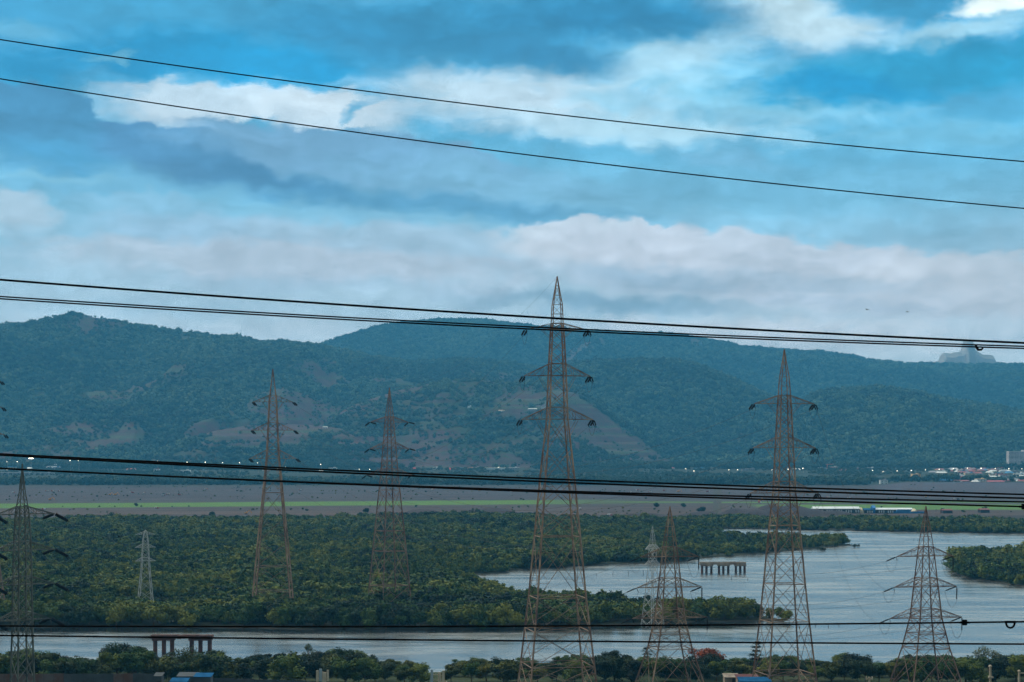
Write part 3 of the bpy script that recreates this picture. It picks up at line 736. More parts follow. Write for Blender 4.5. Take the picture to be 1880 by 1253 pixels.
# ------------------------------------------------------------------ lattice towers
def insulator(m, p, d, L, r):
    """a string of sheds from p along d"""
    d = Vector(d).normalized(); n = max(5, int(L / .26)); pts = []; rad = []
    for i in range(n):
        for f_, q in ((0, .35), (.25, 1.0), (.6, 1.0), (.9, .35)):
            pts.append(Vector(p) + d * L * (i + f_) / n); rad.append(r * q)
    m.tube(pts, rad, 7)
    return Vector(p) + d * L
def arc(p, q, sag, n=10):
    p = Vector(p); q = Vector(q)
    return [p.lerp(q, i / n) - Vector((0, 0, sag * 4 * (i / n) * (1 - i / n))) for i in range(n + 1)]
ENDS = {}
def tower(key, name, px_, y, rows_, widths, arms, yaw, mat, label, leg=.17, br=.075, base_z=None, strings=None, cage=None, girdles=(), arm_mat=None, knee=True, panel=1.0):
    """rows_: (peak row); widths: [(row, total photo width)]; arms: [(bottom row, top row, half span px)]"""
    s = y / F; x = GX(px_, y)
    gz_ = gz1(x, y) if base_z is None else base_z
    t_ = empty(name, (x, y, gz_), yaw)
    kk = abs(math.cos(yaw)) + abs(math.sin(yaw))
    Zr = lambda row: CAMZ + (HY - row) * s - gz_
    top = Zr(rows_)
    wz = sorted([(Zr(r_), w_ * s / kk / 2) for r_, w_ in widths])
    hw = lambda z: float(np.interp(z, [a for a, _ in wz], [b_ for _, b_ in wz]))
    if wz[0][0] > 0:   # carry the taper on to the ground
        (z1, a1), (z2, a2) = wz[0], wz[1]; wz.insert(0, (0.0, a1 + (a1 - a2) / (z2 - z1) * z1))
    zpk = Zr(arms[0][1])
    marks = sorted(set([0.0] + [Zr(g_) for g_ in girdles] + [Zr(a[0]) for a in arms] + [Zr(a[1]) for a in arms]))
    zs = [0.0]
    for a_, b_ in zip(marks[:-1], marks[1:]):
        wmid = 2 * hw((a_ + b_) / 2); n = max(1, round((b_ - a_) / (wmid * panel)))
        if b_ - a_ < .3: continue
        zs += [a_ + (b_ - a_) * (i + 1) / n for i in range(n)]
    body = MB()
    cor = lambda z: [Vector((u * hw(z), v * hw(z), z)) for u, v in ((-1, -1), (1, -1), (1, 1), (-1, 1))]
    gset = [Zr(g_) for g_ in girdles] + [Zr(a[0]) for a in arms] + [Zr(a[1]) for a in arms]
    for z0, z1 in zip(zs[:-1], zs[1:]):
        c0, c1 = cor(z0), cor(z1); W = 2 * hw(z0); lw = leg * (1.0 if z0 < zpk * .6 else .8)
        for i in range(4):
            j = (i + 1) % 4
            body.bar(c0[i], c1[i], lw)
            body.bar(c0[i], c1[j], br); body.bar(c0[j], c1[i], br)
            isg = any(abs(z1 - q) < .05 for q in gset)
            if isg: body.bar(c1[i], c1[j], br * 1.35)
            if W > 4.2 * panel:
                tx = .5
                for q in (.25, .75):   # redundant members between leg and diagonal
                    l0 = c0[i].lerp(c1[i], q); l1 = c0[j].lerp(c1[j], q)
                    d0 = c0[i].lerp(c1[j], q) if q < .5 else c0[j].lerp(c1[i], q)
                    d1 = c0[j].lerp(c1[i], q) if q < .5 else c0[i].lerp(c1[j], q)
                    body.bar(l0, d0, br * .7); body.bar(l1, d1, br * .7)
                    m0 = c0[i].lerp(c1[i], .5); m1 = c0[j].lerp(c1[j], .5)
                    body.bar(m0, d0, br * .6); body.bar(m1, d1, br * .6)
    for q in gset[:len(girdles)]:
        c0 = cor(q); body.bar(c0[0], c0[2], br * .8); body.bar(c0[1], c0[3], br * .8)
    body.build('lattice_body', mat, t_)
    # earth wire peak
    pk = MB(); n = max(4, int((top - zpk) / max(1.0, 2.0 * hw(zpk)) / .8)); pts = []
    for i in range(n + 1):
        q = i / n; q = 1 - (1 - q) ** 1.0
        z = zpk + (top - zpk) * q
        hwid = hw(z) if z < wz[-1][0] else wz[-1][1] * (top - z) / (top - wz[-1][0])
        pts.append([Vector((u * max(hwid, .03), v * max(hwid, .03), z)) for u, v in ((-1, -1), (1, -1), (1, 1), (-1, 1))])
    for a_, b_ in zip(pts[:-1], pts[1:]):
        for i in range(4):
            j = (i + 1) % 4
            pk.bar(a_[i], b_[i], leg * .55); pk.bar(b_[i], b_[j], br * .7); pk.bar(a_[i], b_[j], br * .6)
    pk.build('earth_wire_peak', arm_mat or mat, t_)
    ENDS[key, 'peak'] = Vector((0, 0, top))
    rot = Matrix.Rotation(yaw, 3, 'Z'); inv = rot.transposed()
    for ai, (rb, rt, half) in enumerate(arms):
        zb, zt = Zr(rb), Zr(rt); half_l = half[1] if isinstance(half, tuple) else half; half_r = half[0] if isinstance(half, tuple) else half
        for sgn in (-1, 1):
            L = (half_l if sgn < 0 else half_r) * s / max(.6, math.cos(yaw))
            am = MB(); tip = Vector((sgn * L, 0, zb - .1)); h0, h1 = hw(zb), hw(zt)
            B = [Vector((sgn * h0, v * h0, zb)) for v in (-1, 1)]; T = [Vector((sgn * h1, v * h1, zt)) for v in (-1, 1)]
            for v in (0, 1):
                am.bar(B[v], tip, br * 1.25); am.bar(T[v], tip, br * 1.25)
                for q0, q1 in ((0, .3), (.3, .6), (.6, .82)):
                    am.bar(B[v].lerp(tip, q1), T[v].lerp(tip, q1), br * .6)
                    am.bar(T[v].lerp(tip, q0), B[v].lerp(tip, q1), br * .6)
                if knee: am.bar(B[v].lerp(tip, .42), Vector((sgn * hw(zb - (zt - zb) * 1.5), B[v].y, zb - (zt - zb) * 1.5)), br * .7)
            for q in (.3, .6):
                am.bar(B[0].lerp(tip, q), B[1].lerp(tip, q), br * .6); am.bar(T[0].lerp(tip, q), T[1].lerp(tip, q), br * .6)
            am.bar(B[0].lerp(tip, 0), B[1].lerp(tip, .3), br * .6); am.bar(B[1].lerp(tip, .3), B[0].lerp(tip, .6), br * .6)
            ao = am.build('cross_arm', arm_mat or mat, t_)
            ends = []
            for (dw, SL, cnt, sr) in (strings or {}).get(sgn, []):
                d = inv @ Vector(dw).normalized(); sm = MB(); side = Vector((0, 0, 1)).cross(d)
                side = side.normalized() if side.length > .1 else Vector((1, 0, 0))
                for ci_ in range(cnt):
                    off = side * (ci_ - (cnt - 1) / 2) * sr * 3.2
                    sm.bar(tip + Vector((0, 0, -.05)), tip + d * .35 + off, .04)
                    e = insulator(sm, tip + d * .3 + off, d, SL, sr)
                    sm.bar(e, tip + d * (SL + .65), .04)
                sm.build('insulator_string', M['insul'], ao)
                ends.append(tip + d * (SL + .65))
            ENDS[key, ai, sgn] = ends
            if len(ends) >= 2:
                jm = MB(); jm.tube(arc(ends[0], ends[1], SAGJ.get(key, 1.9), 12), .035, 5)
                jm.build('jumper_cable', M['cable_far'], ao)
    t_['k'] = 0; del t_['k']
    tag(t_, label, 'transmission tower')
    ENDS[key, 'M'] = Matrix.Translation((x, y, gz_)) @ Matrix.Rotation(yaw, 4, 'Z')
    return t_
SAGJ = {'C': 2.1, 'D': 2.1, 'E': 2.6, 'F': 2.6, 'L': 1.5}
sC = {-1: [((-.42, .55, -.72), 1.55, 2, .24), ((.12, -.6, -.75), 1.0, 1, .10)], 1: [((-.42, .55, -.72), 1.6, 2, .24), ((.25, -.6, -.8), 1.45, 2, .17)]}
tower('C', 'transmission_tower', 1023, 470, 508, [(560, 19), (596, 22), (608, 25), (690, 33), (770, 39), (880, 63), (1096, 104), (1240, 138)],
      [(605, 594, 57), (690, 668, 61), (770, 748, 66)], R(10), M['rust'], 'tallest rusty lattice tower, its tip breaking the skyline', leg=.15, br=.055,
      strings=sC, girdles=(880, 985, 1096, 1156, 1220))
tower('D', 'transmission_tower', 1440, 475, 642, [(698, 18), (728, 21), (741, 23), (822, 31), (905, 39), (1000, 58), (1100, 75), (1250, 108)],
      [(741, 726, 57), (822, 803, 59), (905, 884, 64)], R(12), M['rust'], 'tall rusty lattice tower between the far pier and the white-roofed sheds', leg=.15, br=.055,
      strings=sC, girdles=(965, 1072, 1140, 1235))
sE = {-1: [((-.88, -.1, -.38), 2.2, 2, .14), ((.25, .75, -.6), 1.2, 1, .08)], 1: [((-.8, .3, -.36), 2.4, 2, .16), ((0.0, .05, -1), 2.8, 1, .18)]}
tower('E', 'transmission_tower', 1700, 472, 930, [(965, 13), (1003, 24), (1020, 28), (1077, 40), (1134, 52), (1190, 78), (1245, 112)],
      [(1021, 1004, (53, 57)), (1077, 1061, (60, 62)), (1134, 1118, (70, 70))], R(14), M['rust_red'], 'reddish lattice tower in front of the wooded islet, long vertical insulators on one side', leg=.13, br=.05,
      strings=sE, girdles=(1163, 1190), knee=False)
tower('F', 'transmission_tower', 1230, 466, 930, [(965, 13), (1003, 24), (1020, 28), (1077, 40), (1134, 52), (1190, 78), (1245, 114)],
      [(1022, 1004, (54, 55)), (1078, 1061, (60, 62)), (1134, 1118, (70, 70))], R(13), M['rust'], 'shorter tan lattice tower between the two tallest ones, beside a slim pale tower', leg=.13, br=.05,
      strings=sE, girdles=(1163, 1190), knee=False)
sA = {-1: [((.45, -.4, -.42), 1.8, 2, .26)], 1: [((.45, -.4, -.42), 1.8, 2, .26)]}
tower('A', 'transmission_tower', 501, 715, 678, [(730, 12), (740, 14), (788, 18), (838, 23), (900, 34), (1000, 54), (1105, 72)],
      [(738, 726, 37), (790, 776, 39), (842, 826, 43)], R(2), M['rust'], 'brown lattice tower rising out of the mangroves, seen square-on with two heavy legs', leg=.19, br=.055,
      strings=sA, girdles=(905, 1040, 1085))
sB = {-1: [((-.7, .4, -.5), 2.1, 1, .28), ((.8, -.4, -.25), 2.3, 1, .28)], 1: [((-.6, .4, -.5), 2.0, 1, .28), ((.8, -.4, -.2), 2.3, 1, .28)]}
tower('B', 'transmission_tower', 715, 735, 712, [(760, 14), (776, 17), (825, 25), (872, 33), (980, 56), (1100, 80)],
      [(775, 765, 34), (824, 812, 35), (872, 860, 40)], R(32), M['rust_red'], 'dull brown lattice tower in the mangroves turned corner-on, pale diagonals near its foot', leg=.17, br=.06,
      strings=sB, girdles=(900, 975, 1012, 1075))
sL = {-1: [((.85, -.2, -.45), 3.0, 1, .36), ((.2, .7, -.3), 1.4, 1, .2)], 1: [((.85, -.2, -.42), 3.0, 1, .36), ((-.8, .2, -.32), 2.4, 1, .32)]}
tower('L', 'transmission_tower', 41, 400, 852, [(905, 12), (935, 24), (950, 28), (1015, 34), (1075, 36), (1160, 39), (1300, 48)],
      [(944, 930, (50, 44)), (1010, 994, (50, 44)), (1073, 1058, (50, 44)), (1138, 1124, (44, 44))], R(38), M['galv'], 'weathered grey lattice tower nearest the frame edge, with thick black insulator strings', leg=.15, br=.06,
      strings=sL, knee=False, panel=1.2)
tower('G', 'transmission_tower', 267, 722, 973, [(976, 5), (985, 10), (1000, 13), (1040, 18), (1100, 31)],
      [(981, 976, 17), (1005, 999, 18), (1030, 1024, 18)], R(20), M['galv_pale'], 'small pale grey lattice tower alone in the mangroves, three short arm pairs', leg=.10, br=.04, knee=False)
tower('H', 'transmission_tower', 1198, 668, 966, [(985, 8), (1008, 14), (1036, 16), (1080, 24), (1140, 40)],
      [(1008, 1000, 14), (1036, 1030, 15)], R(35), M['galv_pale'], 'slim pale lattice tower on the mangrove spit, half behind a tan tower', leg=.09, br=.04, knee=False)
tower('K', 'transmission_tower', -44, 715, 640, [(692, 12), (702, 14), (748, 18), (798, 23), (900, 40), (1000, 62), (1105, 88)],
      [(700, 688, 45), (748, 734, 48), (798, 784, 52)], R(2), M['rust_red'], 'reddish lattice tower cut off by the frame, only its arm tips and a leg showing', leg=.24, br=.06,
      strings=sA, girdles=(905, 1040, 1085))

# ------------------------------------------------------------------ conductors between the towers
def WE(key, ai, sgn, i=0):
    e = ENDS[key, ai, sgn]; return ENDS[key, 'M'] @ e[min(i, len(e) - 1)]
def cable(p, q, sag, r, label, group, mat=None):
    m = MB(); m.tube(arc(p, q, sag, 40), r, 4, cap=False)
    o = m.build('conductor_cable', mat or M['cable_far'], smooth_=True); tag(o, label, 'power cable', group); return o
ARMN = ['top', 'middle', 'lowest']
for ai in range(3):
    for sgn, sn in ((-1, 'outer'), (1, 'inner')):
        cable(WE('C', ai, sgn), WE('B', ai, sgn, 0), 9, .028, f'thin sagging cable from the {ARMN[ai]} arms of the tallest tower', f'cables on the {ARMN[ai]} arms between tallest and corner-on tower')
        cable(WE('D', ai, sgn), WE('A', ai, sgn, 0), 20, .028, f'thin cable from the {ARMN[ai]} arms of the tower beside the pier', f'cables on the {ARMN[ai]} arms towards the brown mangrove tower')
cable(ENDS['C', 'M'] @ ENDS['C', 'peak'], ENDS['B', 'M'] @ ENDS['B', 'peak'], 7, .018, 'hair-thin earth wire running down from the very tip of the tallest tower', None)
for ai in range(3):
    cable(WE('E', ai, -1), WE('F', ai, 1, 0), 3.2, .026, f'thin cable slung across the river between the {ARMN[ai]} arms of the two shorter towers', f'cables on the {ARMN[ai]} arms of the two shorter towers')
    cable(WE('E', ai, 1), WE('F', ai, -1, 1), 4.2, .022, f'second thin cable strung below the {ARMN[ai]} arms of the two shorter towers', f'second cables on the {ARMN[ai]} arms of the two shorter towers')
    cable(WE('D', ai, 1, 1), WE('E', ai, -1, 1), 7 + ai, .024, f'thin cable dropping from the {ARMN[ai]} arm of the tall tower towards the reddish tower', f'cables dropping from the {ARMN[ai]} arm to the reddish tower')
    pL = WE('L', ai, 1, 0); cable(pL, WE('F', ai, -1, 0), 13 + 2 * ai, .024, f'faint cable low over the water from the grey tower, {ARMN[ai]} arm', f'cables from the {ARMN[ai]} arm of the grey tower')

# close line right in front of the viewpoint: rows at four columns, 45 m away
def near_cable(pts, y, r, label, clamps=()):
    c = np.polyfit([a for a, _ in pts], [b_ for _, b_ in pts], 2)
    f_ = lambda p: float(np.polyval(c, p))
    m = MB(); m.tube([P(p, f_(p), y) for p in np.linspace(-3600, 5400, 150)], r, 8)
    o = m.build('overhead_cable', M['cable_near'], smooth_=True); tag(o, label, 'power cable')
    for kind_, p in clamps:
        cm = MB(); q = P(p, f_(p), y); s = y / F
        if kind_ == 'loop':
            pts2 = [q + Vector((s * 8 * math.cos(a_), 0, s * 10 * math.sin(a_) - s * 1)) for a_ in np.linspace(math.pi * 1.0, math.pi * 2.0, 9)]
            cm.tube(pts2, s * 2.0, 6); cm.tube([q - Vector((s * 10, 0, 0)), q + Vector((s * 10, 0, 0))], s * 2.4, 6)
            cm.build('wire_loop', M['cable_near'], o)
        elif kind_ == 'hook':
            pts2 = [q + Vector((s * dx_, 0, s * dz_)) for dx_, dz_ in ((-6, 4), (-4, -1), (-1, -5), (4, -5), (8, -2))]
            cm.tube(pts2, [s * 2, s * 2.6, s * 2.6, s * 2.2, s * 1.6], 6); cm.build('wire_clamp', M['cable_near'], o)
        else:
            cm.box(q, (s * 4, s * 3, s * 5)); cm.tube([q - Vector((s * 9, 0, 0)), q + Vector((s * 9, 0, 0))], s * 2.2, 6); cm.build('wire_clamp', M['cable_near'], o)
    return o
near_cable([(0, 73), (940, 201), (1880, 297)], 58, .018, 'topmost thin black cable slanting across the clouds')
near_cable([(0, 145), (940, 281), (1880, 383)], 58, .018, 'second highest thin black cable slanting across the clouds')
near_cable([(0, 514), (620, 559), (1240, 598), (1880, 630)], 45, .0245, 'thick black cable crossing just above the hill crests')
near_cable([(0, 545), (620, 581.5), (1240, 613.5), (1880, 636)], 46, .017, 'upper thin cable of the close pair crossing the tallest tower top')
near_cable([(0, 549), (620, 586), (1240, 617), (1880, 640)], 45, .017, 'lower thin cable of the close pair crossing the tallest tower top, with a clamp', [('hook', 1797)])
near_cable([(0, 834), (620, 863), (1240, 889), (1880, 908)], 45, .020, 'upper cable of the pair merging over the foot of the hills')
near_cable([(0, 836), (620, 867.5), (1240, 894.5), (1880, 915)], 44, .020, 'lower cable of the pair merging over the foot of the hills')
near_cable([(0, 860), (620, 888), (1240, 908), (1880, 922)], 45, .019, 'upper cable of the pair crossing just above the green crop strip')
near_cable([(0, 860.5), (620, 888.5), (1240, 912), (1880, 930.5)], 44, .019, 'lower cable of the pair crossing the green crop strip, a block on it', [('block', 1880)])
near_cable([(0, 1149.5), (620, 1151), (1240, 1148), (1880, 1142)], 45, .020, 'level black cable above the dark bank reflection, with a hanging loop', [('loop', 1855), ('block', 1771)])
near_cable([(0, 1167), (620, 1174), (1240, 1179), (1880, 1183)], 45, .020, 'lowest black cable, crossing the near water and the pier tops')

# ------------------------------------------------------------------ ruined bridge piers
def pier(xa, xb, row_top, row_deck, row_base, y, groups, label, colr_mat, top_mat):
    o = empty('ruined_pier', (GX((xa + xb) / 2, y), y, 0)); s = y / F
    H = lambda r_: CAMZ + (HY - r_) * s
    x0, x1 = GX(xa, y) - o.location.x, GX(xb, y) - o.location.x
    dk = MB(); zt, zd = H(row_top), H(row_deck); rn = random.Random(5)
    n = 14
    for i in range(n):   # broken, uneven deck
        a_ = x0 + (x1 - x0) * i / n; b_ = x0 + (x1 - x0) * (i + 1) / n - .002
        dk.box(((a_ + b_) / 2, 0, (zt + zd) / 2 + rn.uniform(-.06, .06)), ((b_ - a_) / 2, 1.7, (zt - zd) / 2))
    dk.build('deck', top_mat, o)
    for i in range(4):
        bm_ = MB(); xx = x0 + (x1 - x0) * rn.uniform(.1, .9)
        bm_.bar((xx, rn.uniform(-1, 1), zt), (xx + rn.uniform(-.2, .2), 0, zt + rn.uniform(.3, .9)), .05); bm_.build('bent_bar', M['dark'], o)
    for g_ in groups:
        cb = MB(); a_ = GX(g_[0], y) - o.location.x; b_ = GX(g_[-1], y) - o.location.x
        cb.box(((a_ + b_) / 2, 0, zd - .32), (abs(b_ - a_) / 2 + .75, 1.4, .32)); cb.build('cap_beam', top_mat, o)
        for p in g_:
            cm = MB(); xx = GX(p, y) - o.location.x
            RC = (.68 if s < .2 else .62)
            cm.tube([(xx, 0, -1.8), (xx, 0, (zd - .64) * .5), (xx, 0, zd - .64)], [RC, RC * .92, RC * .95], 10); cm.build('pier_column', colr_mat, o)
    tag(o, label, 'bridge pier'); return o
pier(1284, 1369, 1032, 1037, 1053, 945, [(1289, 1297, 1306), (1320, 1328, 1337), (1351, 1359, 1367)], 'ruined bridge pier standing in the open river, pale broken deck on nine short columns', M['pier_red'], M['concrete'])
pier(278, 391, 1166, 1172, 1203, 580, [(285, 301, 316), (352, 368, 385)], 'ruined bridge pier behind the near trees, dark reddish columns in the narrow channel', M['pier_red'], M['pier_red'])

# ------------------------------------------------------------------ near bank trees
npro = []
kinds = [(LEAF_N, 3.6, 7.0), (LEAF_N, 3.0, 7.6), (LEAF_Y, 3.2, 6.4), (LEAF_D, 3.4, 7.2), (LEAF_N, 3.8, 6.2), (LEAF_D, 2.8, 7.4), (LEAF_Y, 2.8, 5.6), (LEAF_N, 3.2, 6.8)]
for i, (lm, r_, h_) in enumerate(kinds):
    npro.append((tree_proto('bank_tree', 400 + i, r_, h_, lm, 2300, .18, 12, low=.06, lobe_r=.42, spread=.74, trunk=.15), lm, h_))
SKY = [(-300, 1205), (0, 1196), (45, 1196), (85, 1196), (130, 1204), (180, 1212), (215, 1188), (250, 1186), (290, 1208), (340, 1206), (400, 1196), (430, 1212), (480, 1206), (520, 1198), (570, 1202), (610, 1200), (650, 1196), (690, 1208), (740, 1216),
       (775, 1222), (800, 1246), (815, 1246), (830, 1216), (880, 1207), (940, 1212), (1000, 1215), (1050, 1202), (1100, 1202), (1180, 1206), (1260, 1212), (1340, 1205), (1380, 1212), (1440, 1205), (1500, 1218), (1545, 1206),
       (1572, 1203), (1600, 1214), (1625, 1216), (1650, 1206), (1700, 1202), (1760, 1206), (1800, 1210), (1880, 1198), (2200, 1200)]
GL = {'bank': 'trees in the leafy belt on the near bank'}
LBL = {LEAF_N.name: 'rounded green tree in the leafy belt on the near bank', LEAF_Y.name: 'olive yellow-green tree in the leafy belt on the near bank', LEAF_D.name: 'dark blue-green tree in the leafy belt on the near bank'}
rnd = random.Random(21)
for row, (yb, st, kt) in enumerate([(526, 24, 1.12), (516, 26, 1.04), (505, 29, .98), (491, 31, .96)]):
    p = -40 + row * 13
    while p < 1915:
        y = yb + rnd.uniform(-4, 4); pr, lm, h_ = npro[rnd.randrange(8)]
        ztop = CAMZ + (HY - float(I(p, SKY)) + (rnd.uniform(-4, 5))) * y / F
        x = GX(p, y); z0 = gz1(x, y)
        hh = (ztop - z0) * kt * rnd.uniform(.86, 1.04)
        if hh > 1.6:
            s = hh / h_
            t_ = place_tree(pr, x, y, max(s, .55), rnd.uniform(0, 6.3), LBL[lm.name], 'tree', {'river_bank_leaves': 'rounded green trees of the near bank', 'olive_leaves': 'olive trees of the near bank', 'dark_leaves': 'dark trees of the near bank'}[lm.name], zs=1.0 if s > .55 else s / .55, wide=1.15)
        p += st * rnd.uniform(.75, 1.25)
def special(name, px_, y, R_, row_top, lm, n, leaf, lobes, label, **kw):
    x = GX(px_, y); z0 = gz1(x, y); H = CAMZ + (HY - row_top) * y / F - z0
    pr = tree_proto(name, hash(label) % 997 if False else sum(map(ord, label)) % 997, R_, H, lm, n, leaf, lobes, **kw)
    return place_tree(pr, x, y, 1.0, 0, label, 'tree')
special('bank_tree', 236, 500, 5.6, 1183, LEAF_N, 3800, .17, 14, 'tallest leafy tree on the near bank, just beside the reddish pier', low=.15, lobe_r=.36, spread=.75)
special('bank_tree', 335, 497, 4.2, 1190, LEAF_Y, 1500, .15, 10, 'thin orange-tinged tree with see-through twigs in front of the reddish pier', low=.3, lobe_r=.36, core=False, spread=.8)
special('sparse_tree', 568, 506, 2.3, 1180, LEAF_G, 520, .13, 8, 'airy half-bare tree poking up from the leafy belt', low=.5, lobe_r=.34, core=False, spread=.9)
special('bank_tree', 70, 512, 4.0, 1196, LEAF_N, 2400, .17, 10, 'feathery bright green tree at the foot of the grey tower', low=.3, lobe_r=.36, spread=.9)
special('flame_tree', 1302, 503, 5.6, 1192, LEAF_R, 2000, .17, 12, 'flame tree with an orange-red crown beside the tan tower', low=.55, lobe_r=.3, spread=.85, flat=.55, core=False)
special('bank_tree', 1300, 500, 5.0, 1203, LEAF_D, 2600, .17, 11, 'dark leafy tree directly under the orange-red blossom', low=.15, lobe_r=.4, spread=.8)
special('bank_tree', 1815, 515, 3.6, 1190, LEAF_G, 900, .15, 8, 'light feathery tree top standing above the belt near the reddish tower', low=.45, lobe_r=.36, spread=.9, core=False)
special('bank_tree', 1570, 512, 4.0, 1203, LEAF_D, 2600, .17, 11, 'dark domed tree on the near bank, alone against the water between two towers', low=.1, lobe_r=.4)
# tiered tree: flat whorls of branches
def tiered(px_, y, row_top):
    x = GX(px_, y); z0 = gz1(x, y); H = CAMZ + (HY - row_top) * y / F - z0
    t_ = empty('tiered_tree', (x, y, z0)); tr = MB(); tr.tube([(0, 0, -.6), (.1, 0, H * .5), (0, 0, H * .97)], [.2, .15, .06], 6)
    cr = MB(); rn = random.Random(3)
    for (zf_, r_) in ((.98, 1.9), (.86, 1.3), (.74, 1.0), (.62, 1.9), (.5, 1.6), (.36, 1.8), (.22, 1.4)):
        for k2 in range(7):
            a_ = rn.uniform(0, 6.28); rr_ = r_ * rn.uniform(.6, 1.1); e = Vector((rr_ * math.cos(a_), rr_ * math.sin(a_), H * zf_ + .1))
            tr.tube([(0, 0, H * (zf_ - .06)), e], [.06, .02], 4)
            for q in range(46):
                c = Vector((0, 0, H * zf_)).lerp(e, rn.uniform(.25, 1.1)) + Vector((rn.gauss(0, .3), rn.gauss(0, .3), rn.gauss(0, .14)))
                a = Vector((rn.gauss(0, 1), rn.gauss(0, 1), rn.gauss(0, .4))).normalized(); b_ = a.cross(Vector((0, 0, 1))).normalized()
                cr.quad(c, a * .17, b_ * .12)
    cr.build('crown', LEAF_D, t_); tr.build('trunk', M['bark'], t_)
    tag(t_, 'dark tree with flat tiers of branches just beside a leg of the tall tower', 'tree')
tiered(1388, 505, 1180)
# fan palm
def palm(px_, y, row_top):
    x = GX(px_, y); z0 = gz1(x, y); H = CAMZ + (HY - row_top) * y / F - z0
    t_ = empty('palm_tree', (x, y, z0)); tr = MB(); tr.tube([(0, 0, -.6), (.1, 0, H * .4), (0, 0, H * .78)], [.22, .16, .14], 7); tr.build('trunk', M['bark'], t_)
    cr = MB(); rn = random.Random(9); c = Vector((0, 0, H * .8))
    for k2 in range(30):
        a_ = rn.uniform(0, 6.28); el_ = rn.uniform(-.5, 1.35); d = Vector((math.cos(a_) * math.cos(el_), math.sin(a_) * math.cos(el_), math.sin(el_)))
        L = 1.9; hub = c + d * L * .5; sd_ = d.cross(Vector((0, 0, 1))).normalized(); up = sd_.cross(d)
        cr.tube([c, hub], [.03, .02], 4)
        for q in range(9):
            an = (q - 4) / 4 * 1.1; dd = (d * math.cos(an) + sd_ * math.sin(an)).normalized()
            tip = hub + dd * L * .5 - Vector((0, 0, .12)); ww = (sd_ * math.cos(an) - d * math.sin(an)) * .07
            i = len(cr.v); cr.v += [hub - ww, hub + ww, tip]; cr.f.append((i, i + 1, i + 2))
    cr.build('fronds', LEAF_D, t_); tag(t_, 'dark fan palm standing above the belt behind the tan tower leg', 'palm tree')
palm(1188, 508, 1188)

# ------------------------------------------------------------------ fences, sheds and poles at the bottom edge
def fence(pa, pb, row_a, row_b, y, mat, label, panel_w=2.4, mats=None):
    xa, xb = GX(pa, y), GX(pb, y); n = max(1, round(abs(xb - xa) / panel_w)); o = empty('sheet_fence', (xa, y, 0)); rn = random.Random(int(pa) + 3)
    for i in range(n):
        x0 = (xb - xa) * i / n; x1 = (xb - xa) * (i + 1) / n
        zt = CAMZ + (HY - (row_a + (row_b - row_a) * (i + .5) / n)) * y / F + rn.uniform(-.08, .08)
        zb = gz1(xa + x0, y) - .2; m = MB()
        nn = 8   # corrugated sheet
        for q in range(nn):
            a_ = x0 + .04 + (x1 - x0 - .08) * q / nn; b_ = x0 + .04 + (x1 - x0 - .08) * (q + 1) / nn
            m.box(((a_ + b_) / 2, .04 * (q % 2), (zt + zb) / 2), ((b_ - a_) / 2 - .001, .03, (zt - zb) / 2))
        m.build('fence_panel', (mats or [mat])[rn.randrange(len(mats or [mat]))], o)
        pm_ = MB(); pm_.box((x0, .12, (zt + zb) / 2 + .05), (.045, .045, (zt - zb) / 2 + .1)); pm_.build('fence_post', M['dark'], o)
    tag(o, label, 'fence'); return o
fence(-120, 299, 1238, 1237, 478, None, 'corrugated sheet fence with rust patches below the trees beside the reddish pier', mats=[M['sheet_grey'], M['sheet_rust'], M['sheet_grey'], M['sheet_rust']])
fence(392, 580, 1245, 1251, 478, None, 'plain grey sheet fence running off from the blue-roofed huts', mats=[M['sheet_grey']])
def hut(px_, y, row_top, wpx, dep, roofmat, wallmat, label, slope=.5):
    x = GX(px_, y); z0 = gz1(x, y); s = y / F; H = CAMZ + (HY - row_top) * s - z0; W = wpx * s / 2
    o = empty('hut', (x, y, z0)); m = MB(); m.box((0, 0, (H - slope) / 2 - .2), (W, dep, (H - slope) / 2 + .2)); m.build('wall', wallmat, o)
    r_ = MB(); i = 0; h0 = H - slope + .02
    vs_ = [(-W - .2, -dep - .3, h0), (W + .2, -dep - .3, h0), (W + .2, dep + .3, H), (-W - .2, dep + .3, H)]
    r_.v = [Vector(v) for v in vs_] + [Vector(v) + Vector((0, 0, .08)) for v in vs_]
    r_.f = [(3, 2, 1, 0), (4, 5, 6, 7), (0, 1, 5, 4), (1, 2, 6, 5), (2, 3, 7, 6), (3, 0, 4, 7)]; r_.build('roof', roofmat, o)
    d_ = MB(); d_.box((W * .3, -dep - .03, 1.0), (.45, .03, 1.0)); d_.build('door', M['dark'], o)
    tag(o, label, 'hut'); return o
hut(292, 476, 1237, 13, 1.6, M['sheet_grey'], M['sheet_grey'], 'small grey box hut at the end of the rust-patched fence')
hut(345, 474, 1237, 34, 2.0, M['sheet_grey'], M['sheet_grey'], 'low hut with a dull grey roof next to a bright blue-roofed one')
hut(374, 472, 1238, 30, 2.0, M['sheet_blue'], M['sheet_grey'], 'hut with a bright blue sloping roof by the grey fence')
hut(330, 466, 1247, 30, 1.8, M['sheet_blue'], M['sheet_blue'], 'low teal-blue hut in front of the other huts')
hut(1385, 468, 1246, 56, 2.4, M['sheet_blue'], M['sheet_blue'], 'blue-roofed shed at the foot of the tall tower')
hut(1372, 480, 1241, 40, 2.6, material('dull_red_roof', S(98, 64, 66), S(84, 58, 62), .5, .95, .05), M['concrete'], 'dull reddish roof peeping out behind the blue-roofed shed')
hut(1342, 484, 1239, 26, 2.0, M['concrete'], M['concrete'], 'pale concrete hut half hidden by trees near the flame tree')

